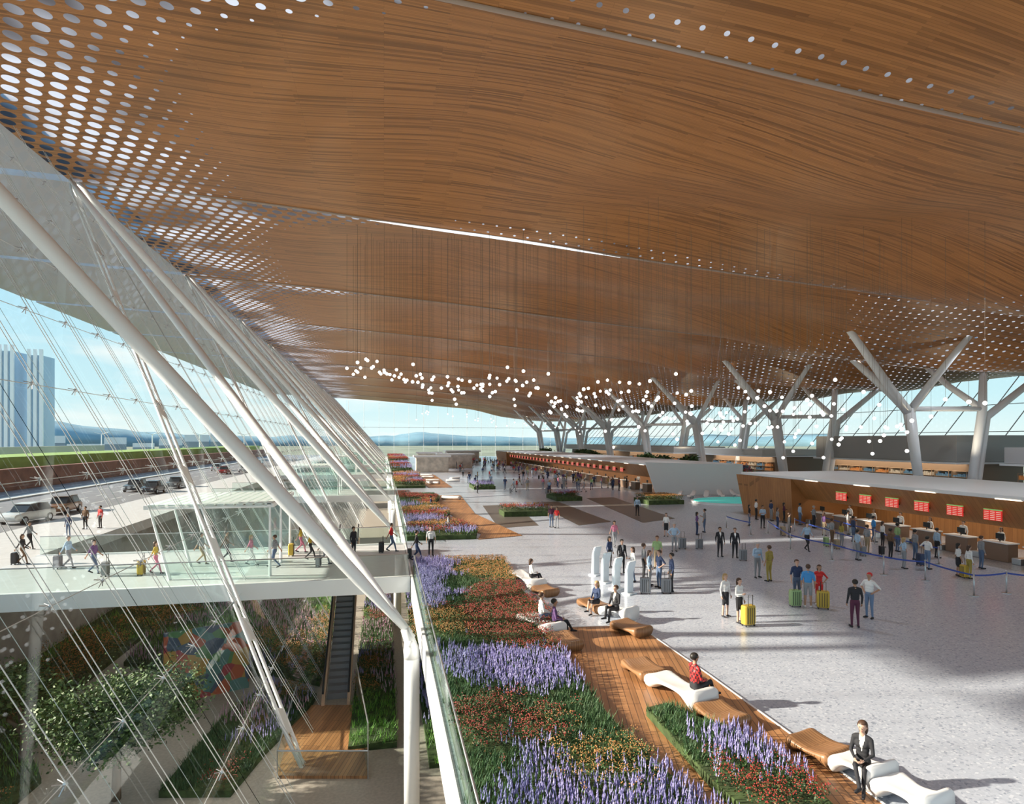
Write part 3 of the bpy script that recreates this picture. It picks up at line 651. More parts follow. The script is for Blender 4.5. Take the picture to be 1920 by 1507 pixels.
def desk_t():
    r=empty('check_in_desk')
    mb=MB(); mb.box((-.35,-.75,0),(.35,.75,1.0)); mb.obj('cabinet',mat('desk_brown',(.26,.17,.12),.5),parent=r,bevel=.03)
    mb=MB(); mb.box((-.45,-.8,1.0),(.4,.8,1.06)); mb.obj('desktop',WHITE,parent=r,bevel=.01)
    mb=MB(); mb.box((-.02,-.25,1.2),(.02,.25,1.52)); mb.box((-.02,-.03,1.06),(.02,.03,1.2)); mb.obj('monitor',BLACK,parent=r,bevel=.01)
    mb=MB(); mb.box((-.5,.85,0),(.4,1.35,.35)); mb.obj('baggage_scale',STEEL,parent=r,bevel=.03)
    tag(r,'brown check-in desk with white top monitor and baggage scale','desk','check-in desks'); return r
dt=desk_t(); dt.location=(34.2,26,0)
for i in range(1,8): copy_tree(dt,(34.2,26+i*2.4,0))
for i in range(22): copy_tree(dt,(34.2,76+i*3.9,0))
r=empty('reflecting_pool',(0,0,0))
mb=MB(); mb.prism([(38+5.3*math.cos(i*math.pi/16),60.8+3.9*math.sin(i*math.pi/16)) for i in range(32)],0,.22); mb.obj('rim',WHITE,parent=r)
mb=MB(); mb.prism([(38+5*math.cos(i*math.pi/16),60.8+3.6*math.sin(i*math.pi/16)) for i in range(32)],.2,.25); mb.obj('water',mat('glowing_pool_water',(.03,.50,.46),.25,emit=.3,spec=.25),parent=r); tag(r,'shallow turquoise pool with white rim','pool')  # water has an added glow to keep its turquoise vivid
def lounger(loc,rot):
    mb=MB(); mb.loft([[(x,w_*math.cos(t),z+.06*math.sin(t)) for t in [k*.785 for k in range(8)]] for x,z,w_ in ((-.9,.15,.2),(-.6,.35,.32),(0,.25,.33),(.5,.45,.33),(.9,.8,.25))]); mb.tube([(-.3,0,0),(-.3,0,.28)],.12,8); mb.tube([(.4,0,0),(.4,0,.38)],.12,8)
    tag(mb.obj('lounge_chair',WHITEB,True,loc=loc,rot=rot),'curved white lounge chair beside the pool','chair','pool lounge chairs')
for i in range(6): lounger((33.5+i*1.9,66.3,0),.4+i*.3)
def kiosk(u,v):
    p=G(u,v); r=empty('self_service_kiosk',p,.55)
    def ring(z,y,hw,hd): return [(hw*a,y+hd*b,z) for a,b in ((-1,-.5),(-.85,-1),(.85,-1),(1,-.5),(1,.5),(.85,1),(-.85,1),(-1,.5))]
    mb=MB(); mb.loft([ring(0,0,.3,.25),ring(.05,0,.3,.24),ring(.08,0,.24,.09),ring(.9,-.02,.24,.09),ring(1.1,-.06,.27,.08),ring(1.42,-.16,.27,.07),ring(1.47,-.18,.23,.05)]); mb.obj('body',mat('kiosk_white',(.78,.86,.92),.3),parent=r,bevel=.01)
    mb=MB(); mb.add([(-.21,.035,1.08),(.21,.035,1.08),(.21,-.075,1.4),(-.21,-.075,1.4),(-.21,.015,1.08),(.21,.015,1.08),(.21,-.095,1.4),(-.21,-.095,1.4)],[(3,2,1,0),(4,5,6,7),(4,7,3,0),(2,6,5,1)]); mb.obj('touch_screen',mat('kiosk_screen',(.2,.4,.5),.2,emit=.4),parent=r)
    tag(r,'slim white self service check-in kiosk','kiosk','self service kiosks')
for q in ((1116,1078),(1134,1092),(1155,1104),(1179,1113)): kiosk(*q)
BELT=mat('belt_blue',(.03,.07,.35),.5)
def post_line(pts):
    P=[Vector(G(*q)) for q in pts]
    for i,p in enumerate(P):
        r=empty('queue_barrier',p)
        mb=MB(); mb.tube([(0,0,.02),(0,0,.97)],.035,8); mb.tube([(0,0,.95),(0,0,1.0)],.05,8); mb.obj('post',STEEL,True,parent=r)
        mb=MB(); mb.tube([(0,0,0),(0,0,.025)],.18,14); mb.obj('base',STEEL,parent=r)
        if i<len(P)-1:
            d=P[i+1]-p; mb=MB(); n2=Vector((-d.y,d.x,0)).normalized()*.006; vs=[];N=6
            for k in range(N+1):
                s=k/N; z=.9-.04*math.sin(math.pi*s); q=d*s
                vs+= [(q.x+n2.x,q.y+n2.y,z-.035),(q.x-n2.x,q.y-n2.y,z-.035),(q.x-n2.x,q.y-n2.y,z+.035),(q.x+n2.x,q.y+n2.y,z+.035)]
            mb.loft([vs[4*k:4*k+4] for k in range(N+1)]); mb.obj('belt',BELT,parent=r)
        tag(r,'steel queue post with blue retractable belt','queue barrier','queue barriers')
post_line([(1440,1000),(1482,1030),(1560,1050),(1657,1077),(1735,1088),(1826,1117),(1887,1112),(1950,1118)])
post_line([(1362,990),(1408,1003)])
post_line([(1490,996),(1545,1016),(1600,1034)])
post_line([(1540,990),(1640,1020),(1690,1040),(1760,1058)])

# ---------------- shops
def shop(x0,x1,y0,y1,zt,c,lab,sh=4.2):
    r=empty('retail_pavilion',(x0,y0,0)); W=x1-x0; D=y1-y0
    mb=MB(); mb.box((0,0,sh),(W,D,zt)); mb.obj('upper_volume',mat('pavilion_'+str(c[0]),c,.6),parent=r,bevel=.05)
    mb=MB(); mb.box((-.3,-.3,sh-.25),(W,D+.3,sh-.02)); mb.obj('canopy',WHITE,parent=r)
    mb=MB(); mb.box((2.6,.2,0),(W,D-.2,sh-.25)); mb.obj('core',mat('pav_core',(.25,.17,.11),.6),parent=r)
    n=int(D/2.4)
    for i in range(n):
        mb=MB(); y=.5+i*2.4
        for z in (.2,.9,1.6,2.3,3.0): mb.box((2.0,y,z),(2.6,y+2.0,z+.05))
        mb.box((2.0,y,0),(2.05,y+.05,3.1)); mb.box((2.0,y+1.95,0),(2.05,y+2,3.1)); mb.obj('shelf',mat('shelf_wood',(.4,.27,.17),.5),parent=r)
        mb=MB()
        for z in (.25,.95,1.65,2.35):
            yy=y+.1
            while yy<y+1.8:
                w_=rc(.1,.3); mb.box((2.1,yy,z),(2.5,yy+w_,z+rc(.2,.5))); yy+=w_+.04
        g=mb.obj('goods',random.choice([mat('goods_orange_glow',(.6,.25,.08),.5,emit=.15),mat('goods_cream_glow',(.55,.48,.38),.5,emit=.1),mat('goods_blue',(.12,.25,.4),.5)]),parent=r); g['kind']='stuff'  # orange and cream goods glow faintly, shop light put into their material
    tag(r,lab,'shop')
shop(66,76,60,84,7.4,(.40,.40,.39),'grey retail pavilion with stocked shelves')
shop(62,74,92,112,5.2,(.62,.61,.58),'pale retail pavilion with stocked shelves')
shop(60,72,120,150,5.4,(.55,.52,.48),'beige retail pavilion with stocked shelves')
shop(60,72,160,200,5.4,(.6,.58,.55),'distant pale retail pavilion')
shop(68,76,32,56,6.0,(.58,.58,.6),'light grey retail pavilion close to the glass')
for (x,y,s) in ((10,132,3.4),(17,150,4),(12,168,3),(24,192,5)):
    r=empty('stone_pavilion',(x,y,0)); mb=MB(); mb.box((-s,-s*.6,0),(s,s*.6,3.2)); mb.obj('body',mat('stone_block',(.58,.52,.45),.7,noise=.2,nscale=1),parent=r,bevel=.05); mb=MB(); mb.box((-s-.5,-s*.7,3.2),(s+.5,s*.7,3.6)); mb.obj('roof',WHITE,parent=r); tag(r,'pale stone clad pavilion with flat roof','pavilion')

# ---------------- pendants
random.seed(9)
GLB=mat('lamp_globe',(1,.97,.92),.3,emit=2.6)
gm=MB(); gm.sph((0,0,0),.125,12,8); gme=gm.mesh('globe',[GLB],True)
cm=MB(); cm.tube([(0,0,0),(0,0,1)],.010,4); cme=cm.mesh('cord',[mat('cord',(.22,.17,.13),.6)])
def pend(x,y,z):
    g=bpy.data.objects.new('pendant_lamp',None); COL.objects.link(g); g.location=(x,y,z)
    a=bpy.data.objects.new('globe',gme); COL.objects.link(a); a.parent=g
    c=bpy.data.objects.new('cord',cme); COL.objects.link(c); c.parent=g; c.location=(0,0,.12); c.scale=(1,1,max(.5,float(zc(x,y))-z-.12))
    tag(g,'small glowing white globe lamp on a long thin cord','pendant lamp','globe pendant lamps')
for i in range(265):
    t=((i+random.random())/265)**.9; x=-3+40*t; y=51-11*t+random.gauss(0,2.2+3.0*t)
    z=12.3-5.0*t+.35*math.sin(t*26)+random.gauss(0,.42+.85*min(1,t*1.2)); pend(x,y,max(5.2,z))
for i in range(34):
    t=random.random(); pend(4+34*t,118-6*t+random.gauss(0,3),12-3*t+random.gauss(0,.6))

# ---------------- people
SK=0;TOP=1;ARM=2;BOT=3;SHIN=4;SHOE=5;EYE=6;LIP=7;SHIRT=8
def make_person(pose,fem,skirt):
    P=[]
    def cap(a,ra,b,rb,l): P.append((Vector(a),ra,Vector(b),rb,l))
    dz=0; wsh=.165 if fem else .19; k=.88 if fem else 1.0
    if pose=='sit': dz=-.42
    H=Vector((0,0,dz))
    for s in (-1,1):
        if pose=='walk':
            if s==1: kn=(.09,.2,.52); an=(.09,.30,.10)
            else: kn=(-.09,.03,.50); an=(-.09,-.30,.17)
        elif pose=='sit':
            kn=(s*.12,.42,.50); an=(s*.12,.47,.09)
            if s==1: kn=(.04,.43,.57); an=(-.08,.62,.24)
        elif pose=='phone': kn=(s*.11,.02,.5); an=(s*.13,-.01+.05*s,.08)
        else: kn=(s*.1,.015,.5); an=(s*.11,-.02,.08)
        hp=Vector((s*.085,0,.88+dz))
        cap(hp,.088*k,kn,.056*k+.002,BOT); cap(kn,.055*k,an,.038,SHIN)
        a2=Vector(an)
        toe=a2+Vector((s*.03,.15,-.035 if not(pose=='walk' and s==-1) else -.12)); heel=a2+Vector((0,-.03,-.035))
        cap(heel,.042,toe,.034,SHOE)
    def T(a,ra,b,rb,l): cap(Vector(a)+H,ra,Vector(b)+H,rb,l)
    T((-.062,0,.94),.102,(.062,0,.94),.102,BOT)
    wa=.092*k if fem else .102
    T((-.05*k,0,1.08),wa,(.05*k,0,1.08),wa,TOP); T((-.055*k,0,1.17),wa+.002,(.055*k,0,1.17),wa+.002,TOP)
    T((-.07*k,.005,1.28),.102*k,(.07*k,.005,1.28),.102*k,TOP)
    T((-wsh+.05,-.005,1.40),.062,(wsh-.05,-.005,1.40),.062,TOP)
    for s in (-1,1): T((0,-.01,1.45),.05,(s*(wsh-.04),-.005,1.41),.052,TOP)
    if fem: T((-.06,.06,1.27),.052,(.06,.06,1.27),.052,TOP)
    if skirt:
        if pose=='sit': cap((-.07,.05,.53),.105,(-.06,.33,.52),.09,BOT); cap((.07,.05,.53),.105,(.06,.33,.54),.09,BOT)
        else: cap((0,0,.92),.135,(0,.0,.66),.125,BOT); cap((-.05,0,.85),.1,(-.05,0,.6),.09,BOT); cap((.05,0,.85),.1,(.05,0,.6),.09,BOT)
    T((0,-.01,1.42),.056,(0,.01,1.53),.05,SK)
    T((0,.0,1.655),.088,(0,.02,1.60),.07,SK); T((0,-.02,1.655),.088,(0,.03,1.645),.078,SK); T((0,.045,1.565),.042,(0,.055,1.56),.036,SK)
    for s in (-1,1): T((s*.085,.0,1.635),.016,(s*.086,-.005,1.605),.012,SK)
    hands=[]
    for s in (-1,1):
        sh=Vector((s*(wsh-.01),0,1.39))
        elb=Vector((s*(wsh+.05),-.03,1.11)); wr=Vector((s*(wsh+.06),.05,.87))
        if pose=='phone' and s==1: elb=Vector((s*(wsh+.05),.02,1.12)); wr=Vector((.12,.24,1.18))
        if pose=='hips': elb=Vector((s*(wsh+.17),-.08,1.18)); wr=Vector((s*.18,.04,1.01))
        if pose=='walk':
            if s==1: elb=Vector((wsh+.05,-.1,1.13)); wr=Vector((wsh+.07,-.22,.92))
            else: elb=Vector((-wsh-.05,.02,1.12)); wr=Vector((-wsh-.05,.22,.97))
        if pose=='sit': elb=Vector((s*(wsh+.04),.05,1.12)); wr=Vector((s*.08,.27,1.05))
        sh+=H; elb+=H; wr+=H
        cap(sh,.056*k,elb,.042*k,TOP); cap(elb,.041*k,wr,.029*k,ARM)
        d=(wr-elb).normalized(); pe=wr+d*.075; cap(wr,.025,pe,.027,SK); hands.append((wr,d,pe,s))
    mb=MB()
    for a,ra,b,rb,l in P:
        mb.sph(a,ra,12,8); mb.sph(b,rb,12,8); mb.tube([a,b],[ra*.995,rb*.995],12)
    me=mb.mesh('tmp',[]); o=bpy.data.objects.new('tmp',me); COL.objects.link(o)
    m=o.modifiers.new('r','REMESH'); m.mode='VOXEL'; m.voxel_size=.015; m.use_smooth_shade=True
    s_=o.modifiers.new('s','SMOOTH'); s_.factor=.5; s_.iterations=4
    dg=bpy.context.evaluated_depsgraph_get(); dg.update()
    rm=bpy.data.meshes.new_from_object(o.evaluated_get(dg)); bpy.data.objects.remove(o)
    nf=len(rm.polygons); nv=len(rm.vertices)
    cen=np.empty(nf*3); rm.polygons.foreach_get('center',cen); cen=cen.reshape(-1,3)
    best=np.full(nf,1e9); lab=np.zeros(nf,int)
    for a,ra,b,rb,l in P:
        a_=np.array(a);b_=np.array(b);d=b_-a_; dd=max(1e-9,d@d); t=np.clip(((cen-a_)@d)/dd,0,1)
        ds=np.linalg.norm(cen-(a_+t[:,None]*d),axis=1)-(ra+(rb-ra)*t); q=ds<best; best[q]=ds[q]; lab[q]=l
    z=cen[:,2]-dz
    fr=(lab==TOP)&(np.abs(cen[:,0])<np.clip((z-1.15)*.22,0,.05))&(cen[:,1]>.03); lab[fr]=SHIRT
    vs=np.empty(nv*3); rm.vertices.foreach_get('co',vs); vs=vs.reshape(-1,3)
    out=MB(); out.v=[tuple(v) for v in vs]; out.f=[tuple(p.vertices) for p in rm.polygons]; out.m=lab.tolist(); bpy.data.meshes.remove(rm)
    for wr,d,pe,s in hands:
        side=d.cross(Vector((s,0,0))); side=side.normalized() if side.length>.1 else Vector((0,1,0))
        curl=side.cross(d).normalized()
        if curl.x*s>0: curl=-curl
        for i,(of,ln) in enumerate(((-.024,.06),(-.008,.075),(.008,.07),(.024,.055))):
            b0=pe+side*of-d*.01; out.tube([b0,b0+d*ln*.55+curl*.006,b0+d*ln+curl*.028],[.0095,.009,.007],5,SK)
        b0=wr+d*.03+side*.02; out.tube([b0,b0+side*.03+d*.02,b0+side*.035+d*.05+curl*.01],[.011,.01,.008],5,SK)
    out.sph((0,.106,1.612+dz),(.013,.015,.02),8,5,SK)
    for s in (-1,1): out.sph((s*.032,.098,1.645+dz),(.013,.009,.008),8,5,EYE)
    out.sph((0,.088,1.568+dz),(.022,.012,.007),8,5,LIP)
    return out.mesh('person',[DARK]*9,True),dz
def hair_mesh(kind,dz):
    bm=bmesh.new(); bmesh.ops.create_uvsphere(bm,u_segments=24,v_segments=18,radius=1)
    for v in bm.verts: v.co=Vector((v.co.x*.098,v.co.y*.112-.014,v.co.z*.1+1.66+dz))
    dl=[f for f in bm.faces if (lambda c:(c.y>.04 and c.z<1.695+dz) or (c.z<1.585+dz) or (c.y>.0 and c.z<1.65+dz))(f.calc_center_median())]
    bmesh.ops.delete(bm,geom=dl,context='FACES')
    me=bpy.data.meshes.new('hair')
    if kind=='long':
        bm2=bmesh.new(); bmesh.ops.create_uvsphere(bm2,u_segments=12,v_segments=10,radius=1)
        for v in bm2.verts: v.co=Vector((v.co.x*.092,v.co.y*.045-.075,v.co.z*.15+1.57+dz))
        t=bpy.data.meshes.new('t'); bm2.to_mesh(t); bm.from_mesh(t); bm2.free()
    bm.to_mesh(me); bm.free(); me.materials.append(DARK)
    for p in me.polygons: p.use_smooth=True
    return me
TPL={}
def tpl(pose,fem,skirt):
    k=(pose,fem,skirt)
    if k not in TPL:
        me,dz=make_person(*k); TPL[k]=(me,hair_mesh('long' if fem else 'short',dz))
    return TPL[k]
SKN=[mat('skin_light',(.58,.36,.27),.5),mat('skin_tan',(.44,.25,.16),.5),mat('skin_brown',(.22,.11,.07),.5)]
HR=[mat('hair_black',(.015,.012,.01),.5),mat('hair_brown',(.07,.035,.02),.5),mat('hair_blond',(.45,.3,.13),.5),mat('hair_grey',(.35,.35,.35),.5)]
C={'white':(.78,.78,.78),'black':(.022,.022,.027),'navy':(.03,.05,.12),'lblue':(.38,.52,.68),'blue':(.06,.28,.62),'red':(.6,.03,.03),'grey':(.27,.28,.3),'olive':(.35,.27,.06),
 'maroon':(.09,.02,.05),'jeans':(.10,.15,.25),'khaki':(.36,.28,.18),'green':(.3,.45,.2),'yellow':(.55,.38,.05),'pink':(.6,.2,.3),'purple':(.14,.07,.2),'denim':(.15,.22,.35),'brown':(.16,.09,.05)}
PLD=bpy.data.materials.new('cloth_plaid'); PLD.use_nodes=True
ck=PLD.node_tree.nodes.new('ShaderNodeTexChecker'); ck.inputs['Scale'].default_value=14; ck.inputs[1].default_value=(.6,.03,.03,1); ck.inputs[2].default_value=(.05,.01,.015,1)
tcn=PLD.node_tree.nodes.new('ShaderNodeTexCoord'); PLD.node_tree.links.new(tcn.outputs['Object'],ck.inputs[0]); PLD.node_tree.links.new(ck.outputs[0],PLD.node_tree.nodes['Principled BSDF'].inputs['Base Color'])
def cm_(n): return PLD if n=='plaid' else mat('cloth_'+n,C[n],.8)
POSE={'stand':'standing person','phone':'person with raised forearm','hips':'person with hands on hips','walk':'walking person','sit':'seated person'}
def person(u,v,face,pose,top,bot,fem=0,skirt=0,skin=0,hair=0,longs=1,z=0.0,sc_=1.0,pos=None,shorts=0,acc=None,shirt=None):
    me,hm=tpl(pose,fem,skirt)
    loc=pos if pos else G(u,v,z)
    o=bpy.data.objects.new('person',me); COL.objects.link(o); o.location=loc; o.rotation_euler=(0,0,-(TH+math.radians(face))); s=sc_*(.95 if fem else 1.0); o.scale=(s,s,s)
    sk=SKN[skin]; t=cm_(top); b=cm_(bot)
    shin=sk if (skirt or shorts) else b
    sh=cm_(shirt) if shirt else t
    setmats(o,[sk,t,t if longs else sk,b,shin,cm_('black') if not shorts else cm_('white'),DARK,mat('lips',(.4,.12,.1),.5),sh])
    h=bpy.data.objects.new('hair',hm); COL.objects.link(h); h.parent=o; h.material_slots[0].link='OBJECT'; h.material_slots[0].material=HR[hair] if acc!='cap' else mat('cap_red',(.6,.03,.03),.7)
    if acc=='cap': h.name='cap'
    tag(o,'%s in %s top, %s %s'%(POSE[pose],{'lblue':'pale blue','plaid':'red plaid'}.get(top,top),bot,'skirt' if skirt else ('shorts' if shorts else 'trousers')),'person'); return o
def case_t():
    r=empty('suitcase')
    mb=MB(); R=[]
    for z,s in ((.06,.9),(.1,1),(.3,1.02),(.5,1.02),(.62,1),(.66,.9)):
        R.append([(x*.21*s,y*.13*s,z) for x,y in ((-1,-.7),(-.8,-1),(.8,-1),(1,-.7),(1,.7),(.8,1),(-.8,1),(-1,.7))])
    mb.loft(R); mb.obj('shell',WHITE,parent=r,bevel=.01)
    mb=MB()
    for x in (-.12,-.04,.04,.12): mb.box((x-.01,-.142,.1),(x+.01,.142,.6))
    mb.obj('ribs',DARK,parent=r)
    mb=MB(); mb.tube([(-.09,.1,.64),(-.09,.1,1.0),(.09,.1,1.0),(.09,.1,.64)],.012,5); mb.obj('handle',BLACK,parent=r)
    for x in (-.16,.16):
        for y in (-.09,.09):
            mb=MB(); mb.tube([(x-.015,y,.03),(x+.015,y,.03)],.03,8); mb.obj('wheel',DARK,parent=r)
    return r
ct=case_t(); first=[True]
def suitcase(u,v,face,c,s=1.0,z=0.0,loc=None):
    loc=loc or G(u,v,z); rot=-(TH+math.radians(face))
    if first[0]:
        first[0]=False; r=ct; r.location=loc; r.rotation_euler=(0,0,rot); r.scale=(s,)*3
    else: r=copy_tree(ct,loc,rot,s)
    for ch in r.children:
        if ch.name.startswith('shell'): setmats(ch,[mat('case_'+c,C[c],.4)])
    tag(r,'%s hard shell wheeled suitcase with pull handle'%c,'suitcase','suitcases')
PE=[
(1603,1176,10,'stand','black','maroon',0,0,1,0,1,{}),(1630,1159,240,'hips','white','denim',0,0,1,0,0,{'acc':'cap'}),
(1360,1156,160,'stand','white','black',1,1,0,2,1,{}),(1386,1167,150,'phone','white','black',1,1,0,1,1,{}),
(1494,1126,180,'stand','navy','jeans',0,0,0,1,0,{}),(1515,1138,20,'stand','blue','grey',0,0,1,1,0,{'shorts':1}),(1536,1134,200,'hips','red','red',1,0,1,1,0,{'shorts':1}),
(1420,1083,170,'phone','lblue','grey',0,0,0,3,1,{}),(1442,1090,330,'stand','olive','olive',0,0,1,1,0,{}),
(1350,1044,180,'stand','black','black',0,0,1,0,1,{'shirt':'white'}),(1378,1046,190,'stand','black','black',0,0,0,1,1,{'shirt':'white'}),
(1264,1034,180,'hips','lblue','grey',0,0,0,3,1,{}),(1249,1006,200,'stand','white','black',1,1,0,1,0,{}),(1307,1003,90,'stand','purple','navy',1,0,1,0,0,{}),(1321,998,300,'phone','grey','jeans',0,0,1,0,0,{}),
(1152,1025,170,'walk','pink','grey',1,0,1,0,0,{}),(1195,967,180,'stand','lblue','black',0,0,1,0,1,{}),
(1143,1064,140,'stand','navy','black',1,0,1,0,1,{}),(1166,1075,160,'stand','black','black',0,0,0,0,1,{'shirt':'white'}),(1186,1090,250,'phone','white','jeans',1,0,0,1,0,{}),(1207,1085,90,'stand','grey','black',0,0,1,1,0,{}),
(1232,1066,200,'stand','green','khaki',0,0,1,1,0,{}),(1236,1102,250,'hips','navy','jeans',0,0,0,1,0,{}),(1259,1109,270,'stand','navy','black',0,0,1,0,1,{}),(1218,1098,120,'stand','lblue','grey',1,0,0,1,1,{}),
(1405,985,120,'stand','black','jeans',1,0,1,0,0,{}),(1430,990,180,'phone','lblue','black',0,0,1,0,0,{}),(1458,992,90,'stand','grey','navy',1,0,0,1,0,{}),(1480,1008,100,'stand','black','black',0,0,0,1,1,{}),
(1513,1033,170,'walk','lblue','black',0,0,0,0,1,{}),(1560,1022,90,'stand','grey','brown',0,0,1,1,0,{}),(1578,1026,80,'stand','olive','grey',1,0,0,1,0,{}),(1590,1002,120,'stand','white','grey',0,0,1,0,0,{}),
(1608,1050,90,'stand','lblue','grey',0,0,1,0,0,{}),(1626,1038,80,'stand','grey','khaki',0,0,1,1,0,{}),(1638,1016,100,'phone','blue','jeans',0,0,1,0,0,{}),(1670,1047,90,'stand','brown','black',0,0,2,0,1,{}),
(1695,1066,95,'hips','lblue','grey',1,0,0,2,0,{}),(1716,1050,90,'stand','grey','jeans',0,0,1,0,0,{}),(1739,1067,80,'hips','white','denim',0,0,1,0,0,{}),(1797,1080,100,'stand','white','black',1,1,1,0,0,{}),(1817,1085,90,'stand','white','olive',1,0,0,1,1,{}),
(1418,974,90,'stand','white','black',0,0,1,0,0,{}),(1446,976,80,'stand','navy','grey',0,0,0,1,0,{}),(1470,980,100,'phone','maroon','black',1,0,1,0,1,{}),(1500,984,90,'stand','lblue','jeans',0,0,1,0,1,{}),(1526,990,90,'stand','grey','black',0,0,0,3,1,{}),(1545,1004,90,'stand','purple','khaki',1,0,1,1,0,{}),(1600,1016,95,'stand','navy','jeans',0,0,1,0,1,{}),(1655,1026,90,'stand','white','black',1,0,0,1,1,{}),(1683,1034,90,'stand','green','jeans',0,0,1,0,0,{}),(1757,1046,90,'stand','lblue','black',0,0,1,0,1,{}),(1840,1066,100,'stand','grey','jeans',0,0,0,1,1,{}),
(1034,988,180,'stand','maroon','jeans',0,0,1,0,0,{}),(1044,990,200,'stand','red','grey',1,0,1,0,0,{}),(895,925,150,'walk','grey','black',0,0,1,0,1,{}),(920,911,180,'stand','lblue','grey',0,0,0,1,1,{}),(963,922,90,'walk','lblue','grey',0,0,1,0,0,{}),
(1018,917,200,'stand','pink','grey',1,0,1,0,0,{}),(1075,905,180,'stand','navy','black',0,0,1,0,1,{}),(1128,915,90,'stand','pink','jeans',1,0,0,1,0,{}),(1148,917,180,'walk','brown','black',0,0,2,0,1,{}),(1175,915,270,'stand','black','black',0,0,0,1,1,{}),(1197,912,180,'stand','white','grey',0,0,0,0,0,{}),
(947,918,180,'walk','navy','jeans',0,0,1,0,0,{}),(868,895,160,'walk','grey','black',0,0,1,0,1,{}),(878,905,180,'stand','white','jeans',1,0,1,0,0,{}),
(781,1052,80,'walk','black','navy',0,0,1,0,1,{}),(808,1042,170,'stand','white','black',0,0,0,1,0,{}),(734,1034,90,'walk','red','jeans',0,0,1,0,0,{}),(663,1043,120,'stand','black','black',0,0,1,0,1,{}),
(607,1058,80,'walk','navy','grey',0,0,1,0,1,{}),(582,1050,80,'walk','yellow','black',1,0,0,1,0,{}),(564,1036,80,'walk','yellow','pink',1,0,0,1,0,{}),(515,1064,270,'walk','grey','jeans',0,0,1,1,0,{}),(471,1060,85,'walk','pink','white',1,0,0,2,0,{}),(425,1054,85,'walk','brown','black',0,0,1,0,1,{}),(378,1058,90,'walk','grey','khaki',0,0,1,0,0,{}),
(292,1076,80,'walk','yellow','pink',1,0,0,1,0,{}),(176,1076,90,'walk','purple','jeans',0,0,1,0,0,{}),(128,1066,85,'walk','lblue','grey',0,0,0,3,1,{}),(42,1058,80,'walk','black','brown',1,0,1,1,1,{}),(55,1030,90,'walk','grey','black',0,0,1,0,1,{}),
(128,1006,180,'stand','navy','jeans',1,0,1,0,1,{}),(160,992,180,'stand','brown','black',0,0,1,0,1,{}),(188,990,200,'stand','red','black',0,0,1,0,1,{}),
]
for q in PE: person(*q[:11],**q[11])
for i in range(7): person(0,0,250,'stand','white','black',i%2,0,i%2,i%2,1,pos=(35.6,27.1+i*2.4,0))
def seated(u,v,face,top,bot,fem,skin,hair,b=0.0,off=.1,**k):
    p=G(u,v,b); a=TH+math.radians(face); return person(0,0,face,'sit',top,bot,fem,k.pop('skirt',0),skin,hair,1,pos=(p[0]+off*math.sin(a),p[1]+off*math.cos(a),b),**k)
seated(1620,1467,222,'black','black',1,0,1,.045,off=.12,shirt='white')
seated(1296,1322,75,'plaid','black',0,1,0,.045)
seated(1010,1180,80,'white','jeans',0,0,1); seated(1034,1194,90,'purple','black',0,1,0)
seated(1122,1148,230,'navy','black',1,0,2,skirt=1); seated(1158,1162,235,'black','black',0,0,1,shirt='white')
seated(992,1098,75,'white','black',1,0,1); seated(838,997,80,'grey','black',0,1,0); seated(806,955,90,'navy','black',0,1,0)
for q in ((1403,1173,160,'yellow',1.15),(1491,1137,180,'green',1.05),(1543,1141,200,'yellow',1.1),(1393,1051,180,'grey',1),(1279,1029,180,'grey',1.1),(1311,1029,170,'grey',1),(1249,1112,180,'grey',1),(1210,1113,190,'grey',1.1),
 (1549,1024,90,'green',.9),(1569,1029,90,'khaki',.9),(1653,1040,90,'black',.8),(1726,1060,90,'navy',1),(1808,1083,90,'yellow',.95),(715,1036,90,'black',1),(546,1042,80,'yellow',1.1),(597,1062,90,'grey',.9),(265,1078,80,'yellow',1.1),(197,1080,80,'grey',1.1),(108,1066,85,'grey',1.1),(28,1058,80,'black',1),(768,1048,80,'black',.9),(1468,1004,90,'khaki',1),(1618,1042,90,'grey',.9),(406,1062,80,'white',1),(957,925,90,'grey',1)):
    suitcase(*q)
random.seed(21)
cols=['white','black','navy','lblue','grey','red','olive','maroon','pink','purple','green']; cb=['black','jeans','grey','navy','khaki']
used=[]
for i in range(165):
    for tr in range(20):
        y=76+110*random.random()**1.1; x=31.2-random.random()**1.6*(20 if i%2==0 else 7)
        if i>=125: x=random.uniform(44,55); y=random.uniform(60,150)
        if all((x-a)**2+(y-b)**2>.8 for a,b in used): break
    used.append((x,y)); f=random.random()<.45
    person(0,0,random.choice((90,180,0,80,200,270)),random.choice(('stand','walk','stand','phone')),random.choice(cols),random.choice(cb),int(f),0,random.choice((0,1,1,2)),random.choice((0,0,1,2)),int(random.random()<.5),pos=(x,y,0),sc_=random.uniform(.95,1.04))
    if i%4==0 and i<90: suitcase(0,0,90,random.choice(['black','grey','navy','red']),1.0,loc=(x-.5,y-.4,0))

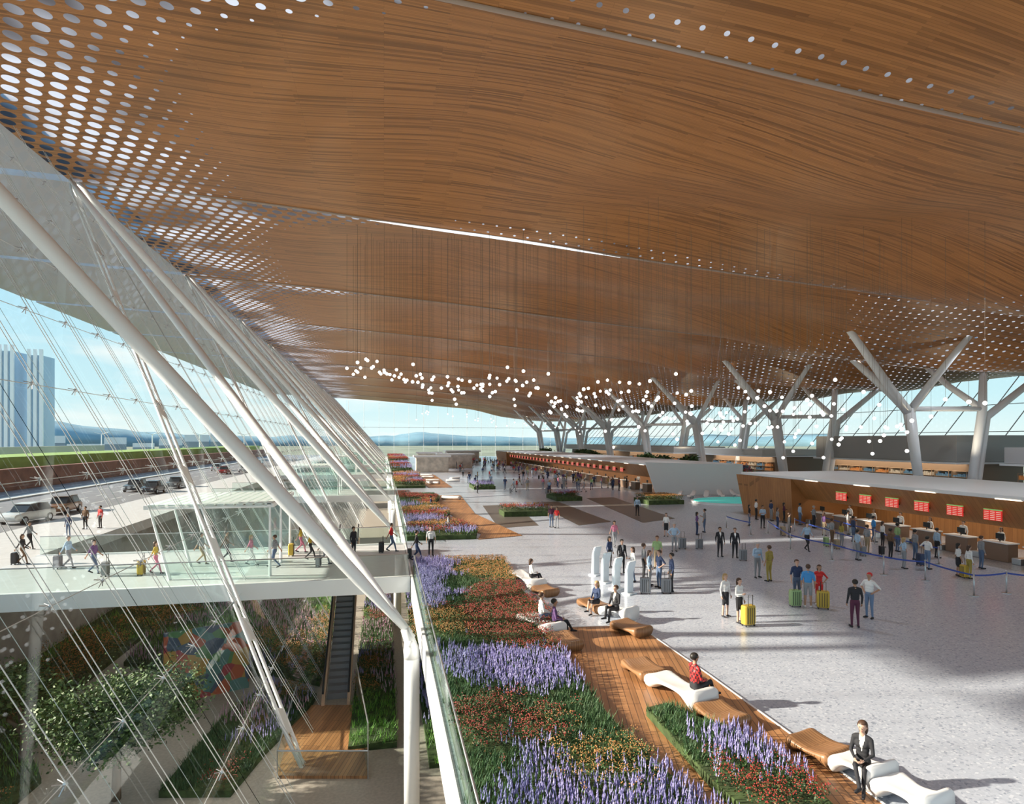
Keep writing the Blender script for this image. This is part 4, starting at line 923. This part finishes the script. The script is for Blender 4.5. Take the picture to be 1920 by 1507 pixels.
# ---------------- cars
def car_t():
    r=empty('car')
    prof=[(-2.25,.45,.75,.80),(-2.2,.3,.95,.88),(-1.6,.28,1.0,.92),(-.9,.28,1.02,.93),(.9,.28,1.0,.93),(1.5,.28,.95,.92),(2.1,.3,.85,.85),(2.28,.45,.7,.78)]
    mb=MB(); mb.loft([[(x,-w,a+.05),(x,-w*.96,a),(x,w*.96,a),(x,w,a+.05),(x,w,b-.12),(x,w*.9,b),(x,-w*.9,b),(x,-w,b-.12)] for x,a,b,w in prof]); mb.obj('body',WHITE,True,parent=r,bevel=.02)
    mb=MB(); mb.loft([[(x,-w1,.98),(x,w1,.98),(x+dx,w2,z),(x+dx,-w2,z)] for x,dx,w1,w2,z in ((-2.1,.25,.82,.7,1.1),(-1.7,.2,.85,.68,1.55),(-.3,0,.87,.7,1.62),(.5,-.1,.86,.68,1.55),(1.25,-.3,.8,.66,1.02))]); mb.obj('window_glass',mat('car_glass',(.03,.04,.05),.08),parent=r)
    mb=MB(); mb.loft([[(x,-w,z),(x,w,z),(x,w*.95,z+.05),(x,-w*.95,z+.05)] for x,w,z in ((-1.6,.7,1.55),(-.3,.72,1.61),(.5,.7,1.55))]); mb.obj('roof',WHITE,parent=r)
    for x in (-1.4,1.4):
        for y in (-.85,.85):
            mb=MB(); mb.tube([(x,y-.11,.34),(x,y+.11,.34)],.34,16,0); mb.tube([(x,y-.12,.34),(x,y+.12,.34)],.2,12,1); mb.obj('wheel',[DARK,STEEL],parent=r)
    for y in (-.6,.6):
        mb=MB(); mb.box((2.2,y-.15,.62),(2.29,y+.15,.76)); mb.obj('headlamp',mat('headlamp',(.9,.9,.85),.2),parent=r)
        mb=MB(); mb.box((-2.27,y-.14,.7),(-2.2,y+.14,.9)); mb.obj('tail_lamp',mat('tail_lamp',(.6,.02,.02),.3),parent=r)
    return r
c0=car_t()
CARS=[(-29.5,59,-1.75,(.7,.7,.68),'silver white'),(-30,66,-1.5,(.25,.13,.07),'brown'),(-29.5,88,-1.57,(.05,.05,.06),'black'),(-33,92,-1.57,(.08,.09,.1),'dark grey'),(-29.5,97,-1.57,(.12,.12,.13),'dark grey'),(-32,135,-1.57,(.3,.03,.03),'red'),(-29.5,142,-1.57,(.4,.4,.42),'silver'),(-37,150,1.57,(.6,.6,.6),'white'),(-33,175,-1.57,(.1,.1,.12),'black')]
for i,(x,y,rt,c,nm) in enumerate(CARS):
    if i==0: r=c0; r.location=(x,y,-.12); r.rotation_euler=(0,0,rt)
    else: r=copy_tree(c0,(x,y,-.12),rt)
    for ch in r.children:
        if ch.name.startswith('body') or ch.name.startswith('roof'): setmats(ch,[mat('car_paint_'+nm,c,.25,.2)])
    tag(r,'%s passenger car at the departure kerb'%nm,'car','cars')
